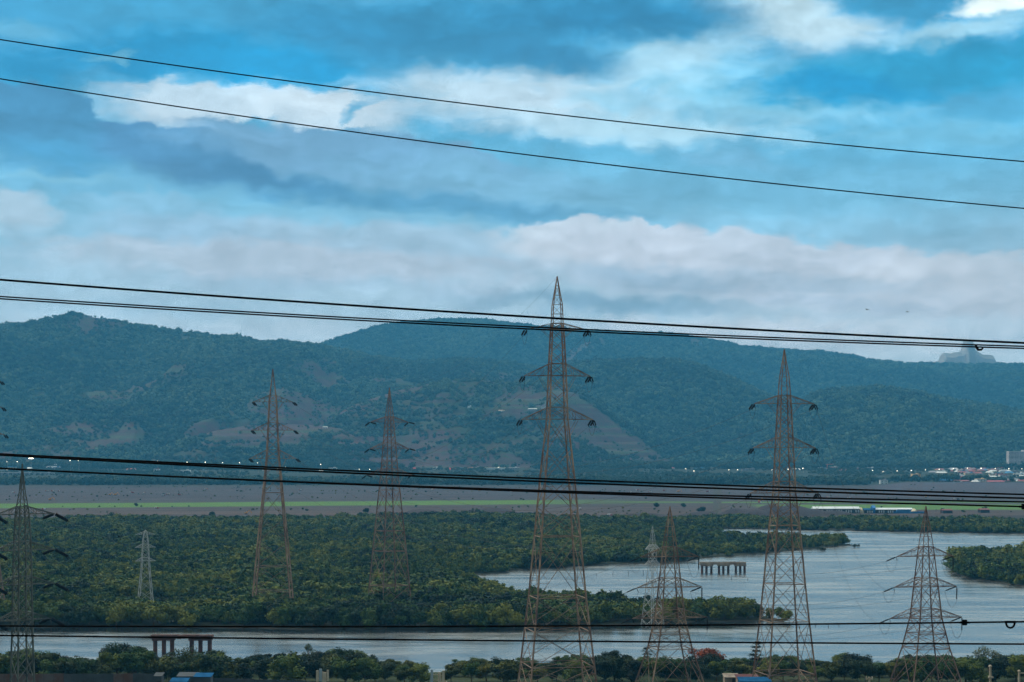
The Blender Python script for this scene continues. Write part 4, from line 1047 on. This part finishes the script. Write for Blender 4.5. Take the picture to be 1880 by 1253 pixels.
def mast(px_, y, row_top, panels, label):
    x = GX(px_, y); z0 = gz1(x, y); s = y / F; H = CAMZ + (HY - row_top) * s - z0
    o = empty('antenna_mast', (x, y, z0)); m = MB(); m.tube([(0, 0, -.5), (0, 0, H - .3)], [.16, .09], 10); m.build('mast_pole', M['pole'], o)
    for (dx_, dz_, wpx, hpx, mt) in panels:
        pm_ = MB(); c = Vector((dx_ * s, -.25 + .1 * abs(dx_) * s, H - hpx * s / 2 - dz_ * s))
        pm_.box(c, (wpx * s / 2, .07, hpx * s / 2), top=(.9, .9)); pm_.box(c - Vector((0, 0, hpx * s / 2 + .03)), (wpx * s / 2 * .8, .05, .03))
        pa = pm_.build('panel_antenna', mt, o)
        b2_ = MB(); b2_.bar((0, 0, c.z + .3), (c.x, c.y + .07, c.z + .3), .03); b2_.bar((0, 0, c.z - .3), (c.x, c.y + .07, c.z - .3), .03); b2_.build('bracket', M['pole'], pa)
    tag(o, label, 'antenna mast'); return o
mast(592, 205, 1228, [(-9, 3, 5, 20, M['antenna']), (-3, 0, 5.5, 22, M['antenna_blue']), (4, 7, 7, 24, M['antenna']), (10, 2, 4, 20, M['antenna'])], 'phone mast with four upright panels, one of them bluish, below the sparse tree')
mast(806, 205, 1229, [(-13, 0, 5, 30, M['antenna_blue']), (2, 5, 4.5, 30, M['antenna']), (8, 2, 5, 30, M['antenna']), (14, 22, 2, 12, M['antenna'])], 'phone mast with pale upright panels in the gap between the bank trees')
def pole(px_, y, row_top, style, label):
    x = GX(px_, y); z0 = gz1(x, y); s = y / F; H = CAMZ + (HY - row_top) * s - z0
    o = empty('concrete_pole', (x, y, z0)); m = MB(); m.tube([(0, 0, -.5), (0, 0, H - .2)], [.13, .085], 10); m.build('shaft', M['pole'], o)
    h = MB()
    if style == 'tee': h.box((0, 0, H - .12), (.26, .05, .05)); h.tube([(-.22, 0, H - .1), (-.22, 0, H + .06)], .05, 6); h.tube([(.22, 0, H - .1), (.22, 0, H + .06)], .05, 6); h.tube([(0, 0, H - .2), (0, 0, H + .02)], .08, 8)
    elif style == 'cap': h.blob((0, 0, H - .08), (.14, .14, .12), random.Random(1), 8, 5); h.tube([(0, 0, H - .95), (0, 0, H - .82)], .17, 8); h.box((.05, 0, H - .9), (.2, .05, .05))
    else: h.blob((0, 0, H - .06), (.12, .12, .1), random.Random(1), 8, 5); h.box((.3, 0, H - .22), (.32, .04, .04)); h.box((.6, 0, H - .2), (.06, .06, .09))
    h.build('pole_head', M['pole'], o); tag(o, label, 'pole'); return o
pole(1596, 150, 1244, 'tee', 'short pale pole ending in a small T-shaped head')
pole(1818, 150, 1222, 'cap', 'stout pale pole with a round cap and a collar below it')
pole(1871, 150, 1231, 'arm', 'pale pole with a short side arm at the frame edge')

# ------------------------------------------------------------------ stakes and snags in the water
sm_ = MB(); sm_.tube([(0, 0, -1.4), (.04, 0, .7), (.02, 0, 1.5)], [.11, .1, .07], 6); stake = None
rnd = random.Random(31)
spots = [(1125, 1056, 7), (1154, 1056, 7), (1181, 1055, 9), (1265, 1056, 3), (1324, 1059, 3), (1343, 1065, 6), (1373, 1066, 5), (1402, 1066, 4), (1497, 1150, 5), (1521, 1152, 5), (1540, 1150, 3), (1095, 1057, 4)] + \
        [(1470 + 30 * i + rnd.uniform(-8, 8), 1000 + rnd.uniform(-3, 2) - 6 * (i > 6), rnd.uniform(2, 5)) for i in range(13)] + \
        [(1400 + rnd.uniform(0, 70), 1147 + rnd.uniform(0, 6), rnd.uniform(2, 5)) for i in range(10)]
for (p, r_, hp) in spots:
    y = CAMZ * F / (r_ - HY); o = (sm_.build('water_stake', M['dark']) if stake is None else stake.copy())
    if stake is None: stake = o
    else: COL.objects.link(o)
    o.location = (GX(p, y), y, 0); s_ = hp * y / F / 1.5; o.scale = (1.2, 1.2, s_)
    o.rotation_euler = (rnd.uniform(-.1, .1), rnd.uniform(-.1, .1), rnd.uniform(0, 6))
    tag(o, 'thin dark stake sticking up out of the river', 'stake', 'stakes in the river')
def snag(px_, row, wpx, label):
    y = CAMZ * F / (row - HY); s = y / F; o = empty('mangrove_snag', (GX(px_, y), y, 0)); m = MB(); c = MB(); rn = random.Random(int(px_))
    for i in range(9):
        x_ = rn.uniform(-.5, .5) * wpx * s; m.tube([(x_, 0, -1), (x_ + rn.uniform(-.4, .4), 0, rn.uniform(.6, 1.7))], [.12, .05], 5)
        for q in range(26):
            a = Vector((rn.gauss(0, 1), rn.gauss(0, 1), rn.gauss(0, 1))).normalized(); c.quad(Vector((x_ + rn.gauss(0, .5), rn.gauss(0, .5), 1.2 + rn.gauss(0, .4))), a * .22, a.orthogonal().normalized() * .16)
    m.build('stems', M['bark'], o); c.build('crown', LEAF_D, o); tag(o, label, 'mangrove clump')
snag(1567, 1006, 20, 'lone low mangrove clump standing in the water off the wooded point')
snag(1508, 1012, 14, 'small mangrove clump in the water close under the wooded point')

# ------------------------------------------------------------------ site sheds on the plain
WH = material('white_roof_sheet', S(206, 212, 214), S(182, 190, 196), .1, .5, .3)
BLR = material('blue_site_paint', S(40, 118, 176), S(34, 100, 160), .1, .6, .2)
CRM = material('cream_paint', S(214, 200, 170), S(196, 182, 154), .1, .7, .2)
def shed(pa, pb, row_t, row_b, roofm, wallm, label, win=0, dome=False, parapet=None):
    y = CAMZ * F / (row_b + 3 - HY) ; s = y / F; x = GX((pa + pb) / 2, y); z0 = gz1(x, y); W = (pb - pa) * s / 2; H = (row_b - row_t) * s
    o = empty('site_shed', (x, y, z0)); dep = 6.0
    if dome:
        m = MB(); m.blob((0, 0, H * .35), (W, dep, H * .7), random.Random(1), 14, 8); m.build('dome', roofm, o)
        m = MB(); m.box((0, 0, H * .2), (W * .96, dep * .9, H * .2 + .4)); m.build('wall', wallm, o)
    else:
        m = MB(); m.box((0, 0, H * .36), (W, dep, H * .36 + .4)); m.build('wall', wallm, o)
        m = MB(); i = 0; e = H * .74
        m.v = [Vector(v) for v in [(-W - .4, -dep - .5, e), (W + .4, -dep - .5, e), (W + .4, dep + .5, e), (-W - .4, dep + .5, e), (-W - .4, 0, H * 1.12), (W + .4, 0, H * 1.12)]]
        m.f = [(0, 1, 5, 4), (2, 3, 4, 5), (0, 4, 3), (1, 2, 5), (3, 2, 1, 0)]; m.build('roof', roofm, o)
        for i in range(win):
            wm_ = MB(); xx = -W + 2 * W * (i + .5) / win
            wm_.box((xx, -dep - .04, H * .36), (W / win * .52, .05, H * .22)); wm_.build('window', WH if i % 4 else M['dark'], o)
    tag(o, label, 'site shed'); return o
shed(1492, 1576, 930, 941, WH, M['dark'], 'long shed with a pale blue-white roof and a row of bright windows', win=19)
shed(1577, 1584, 931, 941, CRM, CRM, 'cream rounded hut at the end of the longest shed', dome=True)
shed(1585, 1601, 933, 941, M['sheet_blue'], M['dark'], 'short blue shed between a cream hut and a darker tall one', win=4)
shed(1601, 1605, 928, 941, BLR, BLR, 'narrow dark blue block taller than the sheds beside it')
shed(1606, 1643, 932, 941, WH, M['dark'], 'white-roofed shed with small windows behind white barriers', win=9)
shed(1645, 1673, 932, 940, WH, BLR, 'plain pale roof shed on a blue base near the cream dome')
shed(1674, 1682, 933, 941, CRM, CRM, 'cream rounded hut at the end of the plain pale shed', dome=True)
shed(1469, 1489, 933, 940, BLR, BLR, 'low bright blue shed nearest the tall tower')
shed(1729, 1746, 934, 941, material('dull_maroon', S(120, 60, 66), S(100, 54, 60), .1), M['dark'], 'small maroon shed on the plain past the reddish tower tip')
shed(1798, 1814, 933, 940, material('dull_maroon_b', S(126, 64, 66), S(100, 54, 60), .1), M['dark'], 'maroon-roofed shed beside a pale soil heap')
def barrier(pa, pb, row_t, row_b, mt, label):
    y = CAMZ * F / (row_b - HY); s = y / F; o = empty('site_barrier', (GX((pa + pb) / 2, y), y, 0)); W = (pb - pa) * s / 2; n = max(2, int((pb - pa) / 4))
    z0 = gz1(o.location.x, y)
    for i in range(n):
        m = MB(); m.box((-W + 2 * W * (i + .5) / n, 0, z0 + (row_b - row_t) * s / 2), (W / n * .97, .1, (row_b - row_t) * s / 2 + .1)); m.build('barrier_panel', mt, o)
    tag(o, label, 'barrier')
barrier(1606, 1636, 941, 944, WH, 'low white hoarding in front of a white-roofed shed')
barrier(1640, 1700, 941, 944.5, BLR, 'low blue hoarding at the foot of the pale sheds')

# ------------------------------------------------------------------ village houses
HM = {}
def hmat(rgb):
    if rgb not in HM: HM[rgb] = material('house_paint', S(*rgb), S(*[int(c * .86) for c in rgb]), .08, .8, .2)
    return HM[rgb]
def house(px_, row_b, wpx, hpx, wall, roof, label, style='gable', y=None, group=None, name='house', win=True, zoff=0.0):
    if y is None: y = 3950
    s = y / F; x = GX(px_, y); z0 = CAMZ + (HY - row_b) * s; g0 = max(gz1(x, y), float(hill_z(np.array([x]), np.array([float(y)]))[0]))
    W = wpx * s / 2; H = hpx * s; dep = max(4.0, min(W, 9)); o = empty(name, (x, y, g0))
    lo = 0.0 - 1.0; hi = z0 - g0 + H
    hi = max(hi, 3.0); e = hi - (.32 * H if style == 'gable' else 0)
    m = MB(); m.box((0, 0, (lo + e) / 2), (W, dep, (e - lo) / 2)); m.build('wall', hmat(wall), o)
    m = MB()
    if style == 'gable':
        m.v = [Vector(v) for v in [(-W - .5, -dep - .6, e - .1), (W + .5, -dep - .6, e - .1), (W + .5, dep + .6, e - .1), (-W - .5, dep + .6, e - .1), (-W * .8, 0, hi), (W * .8, 0, hi)]]
        m.f = [(0, 1, 5, 4), (2, 3, 4, 5), (0, 4, 3), (1, 2, 5), (3, 2, 1, 0)]
    else:
        m.box((0, 0, e + .2), (W + .3, dep + .3, .2)); m.box((W * .4, 0, e + .4 + .8), (min(W * .3, 2.0), 1.5, .8))
    m.build('roof', hmat(roof), o)
    if win:
        nw = max(1, int(W * 2 / 4.2)); nf = max(1, int((z0 + H - z0) * (.65 if style == 'gable' else .9) / 3.3))
        for f_ in range(min(nf, 4)):
            for i in range(min(nw, 8)):
                wm_ = MB(); wm_.box((-W + 2 * W * (i + .5) / min(nw, 8), -dep - .05, e - 1.6 - f_ * 3.2), (.75, .06, .7)); wm_.build('window', M['dark'], o)
    tag(o, label, 'house', group); return o
RED, DRED, WHT, BLU, CRE, PNK, GRY = (188, 84, 80), (140, 80, 88), (214, 216, 214), (40, 110, 170), (222, 196, 158), (196, 150, 150), (150, 152, 160)
house(757, 868, 17, 6, CRE, (206, 78, 72), 'house with a bright red roof at the valley edge, alone between trees')
house(699, 868, 24, 7, GRY, DRED, 'wide house with a dull dark red roof behind the corner-on tower')
house(800, 869, 10, 4, WHT, WHT, 'tiny white flat house midway between two red-roofed ones', 'flat')
house(829, 872, 20, 10, CRE, (200, 62, 66), 'larger cream house with a strong red roof next to blue roofs')
house(849, 870, 17, 6, GRY, BLU, 'long low house with a blue roof beside the cream one')
house(864, 869, 12, 5, (200, 150, 120), (206, 160, 130), 'low orange-tan building between blue and white roofs', 'flat')
house(876, 869, 14, 5, WHT, WHT, 'low white flat block beside the orange-tan building', 'flat')
house(908, 874, 41, 8, WHT, (220, 214, 196), 'longest white hall with a cream roof in the valley', 'flat', win=False)
house(943, 876, 21, 11, GRY, WHT, 'open-sided grey hall with a thin white roof past the longest hall', 'flat')
house(1622, 891, 14, 9, WHT, GRY, 'small white boxy house by itself at the foot of the dark embankment', 'flat', y=3150)
house(1681, 883, 15, 12, (236, 196, 140), (226, 190, 150), 'tall sandy yellow house above the embankment', 'flat', y=3400)
house(1733, 889, 26, 10, PNK, (60, 130, 186), 'pink house with a blue roof at the village edge', y=3180)
house(1800, 892, 18, 12, WHT, CRE, 'white and cream stacked house above the embankment', 'flat', y=3150)
house(1828, 893, 28, 8, GRY, (156, 82, 88), 'low house with a pink-red roof nearest the embankment', y=3120)
rnd = random.Random(77); palc = [(WHT, 'white walls'), (PNK, 'pinkish walls'), (CRE, 'cream walls'), (GRY, 'grey walls')]
palr = [((150, 88, 88), 'red roof'), (WHT, 'white roof'), (GRY, 'grey roof'), ((70, 134, 180), 'blue roof')]
def cluster(p0, p1, r0, r1, n, place, y0, y1):
    for i in range(n):
        wc, wn = palc[rnd.randrange(4)]; rc, rn_ = palr[rnd.choices(range(4), (4, 3, 3, 1))[0]]
        p = rnd.uniform(p0, p1); y = rnd.uniform(y0, y1); st = 'gable' if rnd.random() < .55 else 'flat'
        row = r0 + (r1 - r0) * (y1 - y) / (y1 - y0) 
        house(p, row, rnd.uniform(8, 18), rnd.uniform(4.5, 8.5), wc, rc, f'small hillfoot house, {wn} and {rn_}, {place}', st, y=y, group=f'{wn}, {rn_} houses {place}')
cluster(1750, 1890, 866, 892, 92, 'in the village below the unfinished high-rise', 3130, 4000)
cluster(1700, 1780, 872, 880, 6, 'in the village below the unfinished high-rise', 3700, 3980)
cluster(1420, 1600, 866, 873, 7, 'scattered along the lamp-lit road', 3850, 4050)
cluster(1200, 1400, 864, 869, 6, 'scattered along the lamp-lit road', 3850, 4050)
house(24, 880, 64, 12, GRY, (170, 176, 184), 'large low grey building behind the grey tower at the frame edge', 'flat', y=3640)
house(82, 877, 40, 8, (160, 170, 180), GRY, 'long bluish-grey building just past the grey tower tip', 'flat', y=3640)
cluster(-10, 110, 857, 870, 18, 'in the hamlet behind the grey tower', 3800, 4150)
cluster(110, 185, 856, 860, 6, 'in the hamlet behind the grey tower', 4000, 4150)
cluster(240, 640, 862, 872, 9, 'scattered among the valley woods', 3700, 4100)
def hill_hit(p, row):
    ys = np.arange(3900, 9000, 8.0); x = (p - CX) / F * ys; z = hill_z(x, ys); rws = HY - (z - CAMZ) * F / ys
    i = np.argmax(rws <= row); return float(ys[i])
for (p, row, w_, h_, wc, rc, lb, st) in [(862, 752, 7, 6, WHT, WHT, 'small white tower-like hut on the quarried hillside bench', 'flat'), (868, 754, 14, 3, WHT, GRY, 'low white shed beside the hut on the quarried hillside', 'flat'),
        (921, 756, 12, 3, WHT, CRE, 'tiny pale shed between the two groups on the quarried hillside', 'gable'), (979, 754, 20, 4, GRY, WHT, 'long pale shed on the hillside bench just beside the tallest tower', 'gable'),
        (1000, 751, 12, 4, WHT, WHT, 'white shed on the hillside bench seen through the tallest tower', 'flat'), (597, 786, 9, 3, WHT, WHT, 'lone white roof high on the brown lower spur', 'gable')]:
    house(p, row, w_, h_, wc, rc, lb, st, y=hill_hit(p, row) - 4, win=False)
# pale shrine dome
o = empty('shrine', (GX(1839, 3700), 3700, gz1(GX(1839, 3700), 3700))); m = MB(); m.blob((0, 0, CAMZ + (HY - 876) * 3700 / F - o.location.z), (3.4, 3.4, 6.5), random.Random(2), 10, 8); m.build('dome', hmat(WHT), o)
m = MB(); m.box((0, 0, 1), (4.5, 4.5, 2.8 + 1)); m.build('wall', hmat(WHT), o); tag(o, 'white egg-shaped shrine dome among the village roofs', 'shrine')
# unfinished high-rise
def highrise():
    y = 4050.0; s = y / F; o = empty('unfinished_tower_block', (GX(1869, y), y, gz1(GX(1869, y), y))); W = 19 * s; zt = CAMZ + (HY - 830) * s - o.location.z; n = 13
    cc = hmat((214, 204, 204))
    for i in range(n):
        z = zt * (i + 1) / n; m = MB(); m.box((0, 0, z), (W, 10, .8)); m.build('floor_slab', cc, o)
        m = MB(); m.box((-W * .1, 3.5, z - zt / n / 2), (W * .8, 5, zt / n / 2 - .82)); m.build('inner_wall', hmat((44, 46, 58)), o)  # recess shade of the open floors is put into this dark wall colour
    for i in range(5):
        for d_ in (-9.4, 9.4):
            m = MB(); m.box((-W + .5 + (2 * W - 1) * i / 4, d_, zt / 2 - .5), (.4, .4, zt / 2 - .1)); m.build('concrete_column', cc, o)
    m = MB(); m.box((W * .5, 0, zt + 2.0), (3, 3, 1.64)); m.build('lift_housing', cc, o)
    tag(o, 'unfinished grey high-rise of open concrete floors at the frame edge', 'building')
highrise()
# site crane frame near the tall tower
o = empty('tower_crane', (GX(1519, 4000), 4000, gz1(GX(1519, 4000), 4000))); s = 4000 / F
m = MB(); H = CAMZ + (HY - 853) * s - o.location.z; m.bar((0, 0, 0), (0, 0, H), .9, True); m.build('crane_mast', hmat((200, 120, 100)), o)
m = MB(); m.bar((-3 * s, 0, H), (11 * s, 0, H + .5), .6, True); m.build('crane_jib', hmat((200, 120, 100)), o); tag(o, 'small orange-red tower crane on the far road behind the tall tower', 'crane')

# ------------------------------------------------------------------ street lamps, lit
lm_ = bpy.data.materials.new('lit_lamp'); lm_.use_nodes = True; tt = NT(lm_.node_tree); tt.n.clear()
em = tt.new('ShaderNodeEmission'); em.inputs[0].default_value = C(1, .92, .72); em.inputs[1].default_value = 6
oo = tt.new('ShaderNodeOutputMaterial'); tt.l.new(em.outputs[0], oo.inputs[0])
LAMPS = [(14, 848), (33, 848), (130, 846), (145, 846), (290, 847), (318, 849), (345, 849), (378, 849), (410, 850), (441, 850), (474, 850), (525, 858), (590, 853), (661, 862), (680, 862), (916, 859), (1260, 861), (1275, 865), (1339, 863), (1355, 863),
         (1418, 863), (1448, 862), (1475, 860), (1538, 867), (1603, 864), (1622, 866), (1648, 865), (1674, 864), (1700, 863), (1725, 862), (1751, 861), (1777, 860), (1802, 860), (1828, 860), (1853, 861), (1877, 861)]
lamp0 = None
for i, (p, r_) in enumerate(LAMPS):
    y = 3720.0; s = y / F; x = GX(p, y); g0 = gz1(x, y); H = CAMZ + (HY - r_) * s - g0
    o = empty('street_lamp', (x, y, g0)); m = MB(); m.tube([(0, 0, -.5), (0, 0, H), (-1.2, -1, H + .4)], [.22, .14, .1], 6); m.build('pole', M['pole'], o)
    m = MB(); q = .45 + .25 * ((i * 7) % 5) / 4; m.blob((-1.2, -1.3, H), (q * 1.2, q, q * .75), random.Random(1), 8, 5); m.build('lamp_head', lm_, o)
    tag(o, 'lit street lamp in the long row along the foot of the hills', 'street lamp', 'lit street lamps along the hill foot')
o = empty('floodlight_mast', (GX(57, 3720), 3720, gz1(GX(57, 3720), 3720))); H = CAMZ + (HY - 842) * 3720 / F - o.location.z
m = MB(); m.tube([(0, 0, -.5), (0, 0, H)], [.4, .2], 6); m.build('pole', M['pole'], o)
m = MB(); m.box((0, -.4, H), (4.2, .5, .7)); m.build('lamp_head', lm_, o); tag(o, 'bright yellowish floodlight mast beside the grey tower tip', 'floodlight')

# ------------------------------------------------------------------ machines and vehicles on the plain
YEL = hmat((210, 150, 60)); WV = hmat((196, 196, 200)); RV = hmat((150, 78, 72))
def truck(px_, row, mt, rz, label, group):
    y = CAMZ * F / (row - HY); x = GX(px_, y); o = empty('truck', (x, y, gz1(x, y)), rz)
    m = MB(); m.box((-1.2, 0, 1.9), (2.6, 1.2, 1.0), top=(1.05, 1.1)); m.build('cargo_bed', mt, o)
    m = MB(); m.box((2.4, 0, 1.6), (.85, 1.15, 1.1), top=(.8, .95)); m.build('cab', WV if mt is not WV else RV, o)
    m = MB(); m.box((0, 0, .75), (3.2, .9, .15)); m.build('chassis', M['dark'], o)
    for a_ in (-2.6, -1.4, 2.2):
        for d_ in (-1.05, 1.05):
            m = MB(); m.tube([(a_, d_ - .18, .5), (a_, d_ + .18, .5)], .5, 10); m.build('wheel', M['dark'], o)
    o.scale = (.62, .62, .62); tag(o, label, 'truck', group)
def digger(px_, row, mt, rz, label, group):
    y = CAMZ * F / (row - HY); x = GX(px_, y); o = empty('excavator', (x, y, gz1(x, y)), rz)
    for d_ in (-1.1, 1.1):
        m = MB(); m.box((0, d_, .5), (2.1, .35, .5), top=(.85, 1)); m.build('track', M['dark'], o)
    m = MB(); m.box((-.4, 0, 1.8), (1.8, 1.3, .7)); m.build('engine_housing', mt, o)
    m = MB(); m.box((.7, .6, 2.7), (.7, .6, .8), top=(.8, .9)); m.build('cab', mt, o)
    m = MB(); m.bar((1.2, -.4, 2.0), (4.0, -.4, 5.2), .28, True); m.bar((4.0, -.4, 5.2), (6.4, -.4, 2.6), .22, True); m.box((6.5, -.4, 2.0), (.6, .6, .6), top=(.6, 1)); m.build('digging_arm', mt, o)
    o.scale = (.7, .7, .7); tag(o, label, 'excavator', group)
rnd = random.Random(5)
for (p, r_) in [(86, 904), (96, 904), (108, 904), (25, 907), (80, 938), (288, 936), (300, 912), (308, 910), (379, 900), (551, 902), (795, 901), (940, 905), (990, 902), (1158, 906), (1193, 906), (1520, 916), (1560, 917), (1752, 919), (1065, 937), (1120, 949)]:
    truck(p, r_, WV, rnd.uniform(0, 6), 'tiny white truck on the bare plain', 'white trucks on the plain')
for (p, r_) in [(240, 906), (245, 907), (265, 907), (330, 911), (1170, 902), (1220, 903), (1300, 905), (1395, 925), (1805, 917)]:
    truck(p, r_, RV, rnd.uniform(0, 6), 'tiny red truck on the bare plain', 'red trucks on the plain')
for (p, r_) in [(202, 911), (212, 911), (92, 920), (880, 903), (1395, 922), (452, 946), (1245, 905), (1700, 915)]:
    digger(p, r_, YEL, rnd.uniform(-.6, .6), 'tiny yellow-orange excavator on the bare plain', 'excavators on the plain')
# single trees on the plain
fp = tree_proto('field_tree', 801, 2.6, 5.2, LEAF_D, 700, .3, 7, low=.12)
for (p, r_, s, lb) in [(389, 951, 1.0, 'lone dark bush on the pale soil near the brown mangrove tower'), (672, 944, 1.0, 'lone dark bush on the pale soil near the corner-on tower'), (1288, 944, 1.3, 'dark leafy clump beside a tiny white house on the plain'),
                       (1255, 934, 1.0, 'small round tree on the brown field between two towers'), (1205, 934, 1.1, 'small round tree on the brown field beyond the tan tower tip'), (250, 932, .8, 'tiny pale bush at the near edge of the crop strip')]:
    y = CAMZ * F / (r_ - HY); place_tree(fp, GX(p, y), y, s, p, lb, 'tree')
# small scrub dots over the plain: too many to count
sx, sy, rr = jgrid(-600, 600, 1640, 3000, 15, 44)
ps_ = CX + F * sx / sy; sn_ = fbm(sx / 70, sy / 50, 3, 55)
k_ = (ps_ > -60) & (ps_ < 1940) & (sn_ + .22 * rr.uniform(-1, 1, len(sx)) > .76) & ~((sy > 1960) & (sy < 2180))
sx, sy = sx[k_], sy[k_]; sz = ground_z(sx, sy); ss = rr.uniform(.15, .5, len(sx))
scatter('scrub', np.stack([sx, sy, sz], -1), np.stack([ss, ss, ss * .8], -1), mang_protos)

# ------------------------------------------------------------------ birds
def bird(px_, row, y, label):
    c = P(px_, row, y); m = MB(); m.tube([(-.28, 0, 0), (-.1, 0, .02), (.12, 0, .03), (.3, 0, 0)], [.02, .075, .08, .02], 8)
    for sgn in (-1, 1):
        i = len(m.v); m.v += [Vector(v) for v in ((-.1, sgn * .05, .05), (.12, sgn * .05, .05), (.12, sgn * .42, .17), (-.02, sgn * .85, .05), (-.12, sgn * .4, .15))]
        m.f.append((i, i + 1, i + 2, i + 4)); m.f.append((i + 4, i + 2, i + 3))
    i = len(m.v); m.v += [Vector(v) for v in ((-.26, 0, .01), (-.5, -.1, 0), (-.5, .1, 0))]; m.f.append((i, i + 1, i + 2))
    o = m.build('bird', M['bird']); o.location = c; o.rotation_euler = (.1, 0, 2.2); tag(o, label, 'bird')
bird(1592, 569, 420, 'dark bird gliding in the pale sky, the one nearer the tall tower')
bird(1666, 573, 470, 'dark bird gliding in the pale sky, the one farther from the tall tower')
bird(257, 1188, 420, 'dark bird flying low over the water above the tallest bank tree')

# ------------------------------------------------------------------ haze
hb = MB(); hb.box((0, 5100, 318), (3600, 5400, 321)); hzo = None
hmz = bpy.data.materials.new('haze_air'); hmz.use_nodes = True; q = NT(hmz.node_tree); q.n.clear()
pv_ = q.new('ShaderNodeVolumePrincipled'); pv_.inputs['Color'].default_value = C(.12, .56, 1.0); pv_.inputs['Density'].default_value = 7.2e-5
pv_.inputs['Anisotropy'].default_value = 0.0
qo = q.new('ShaderNodeOutputMaterial'); q.l.new(pv_.outputs[0], qo.inputs['Volume'])
hzo = hb.build('haze', hmz); hzo['kind'] = 'stuff'
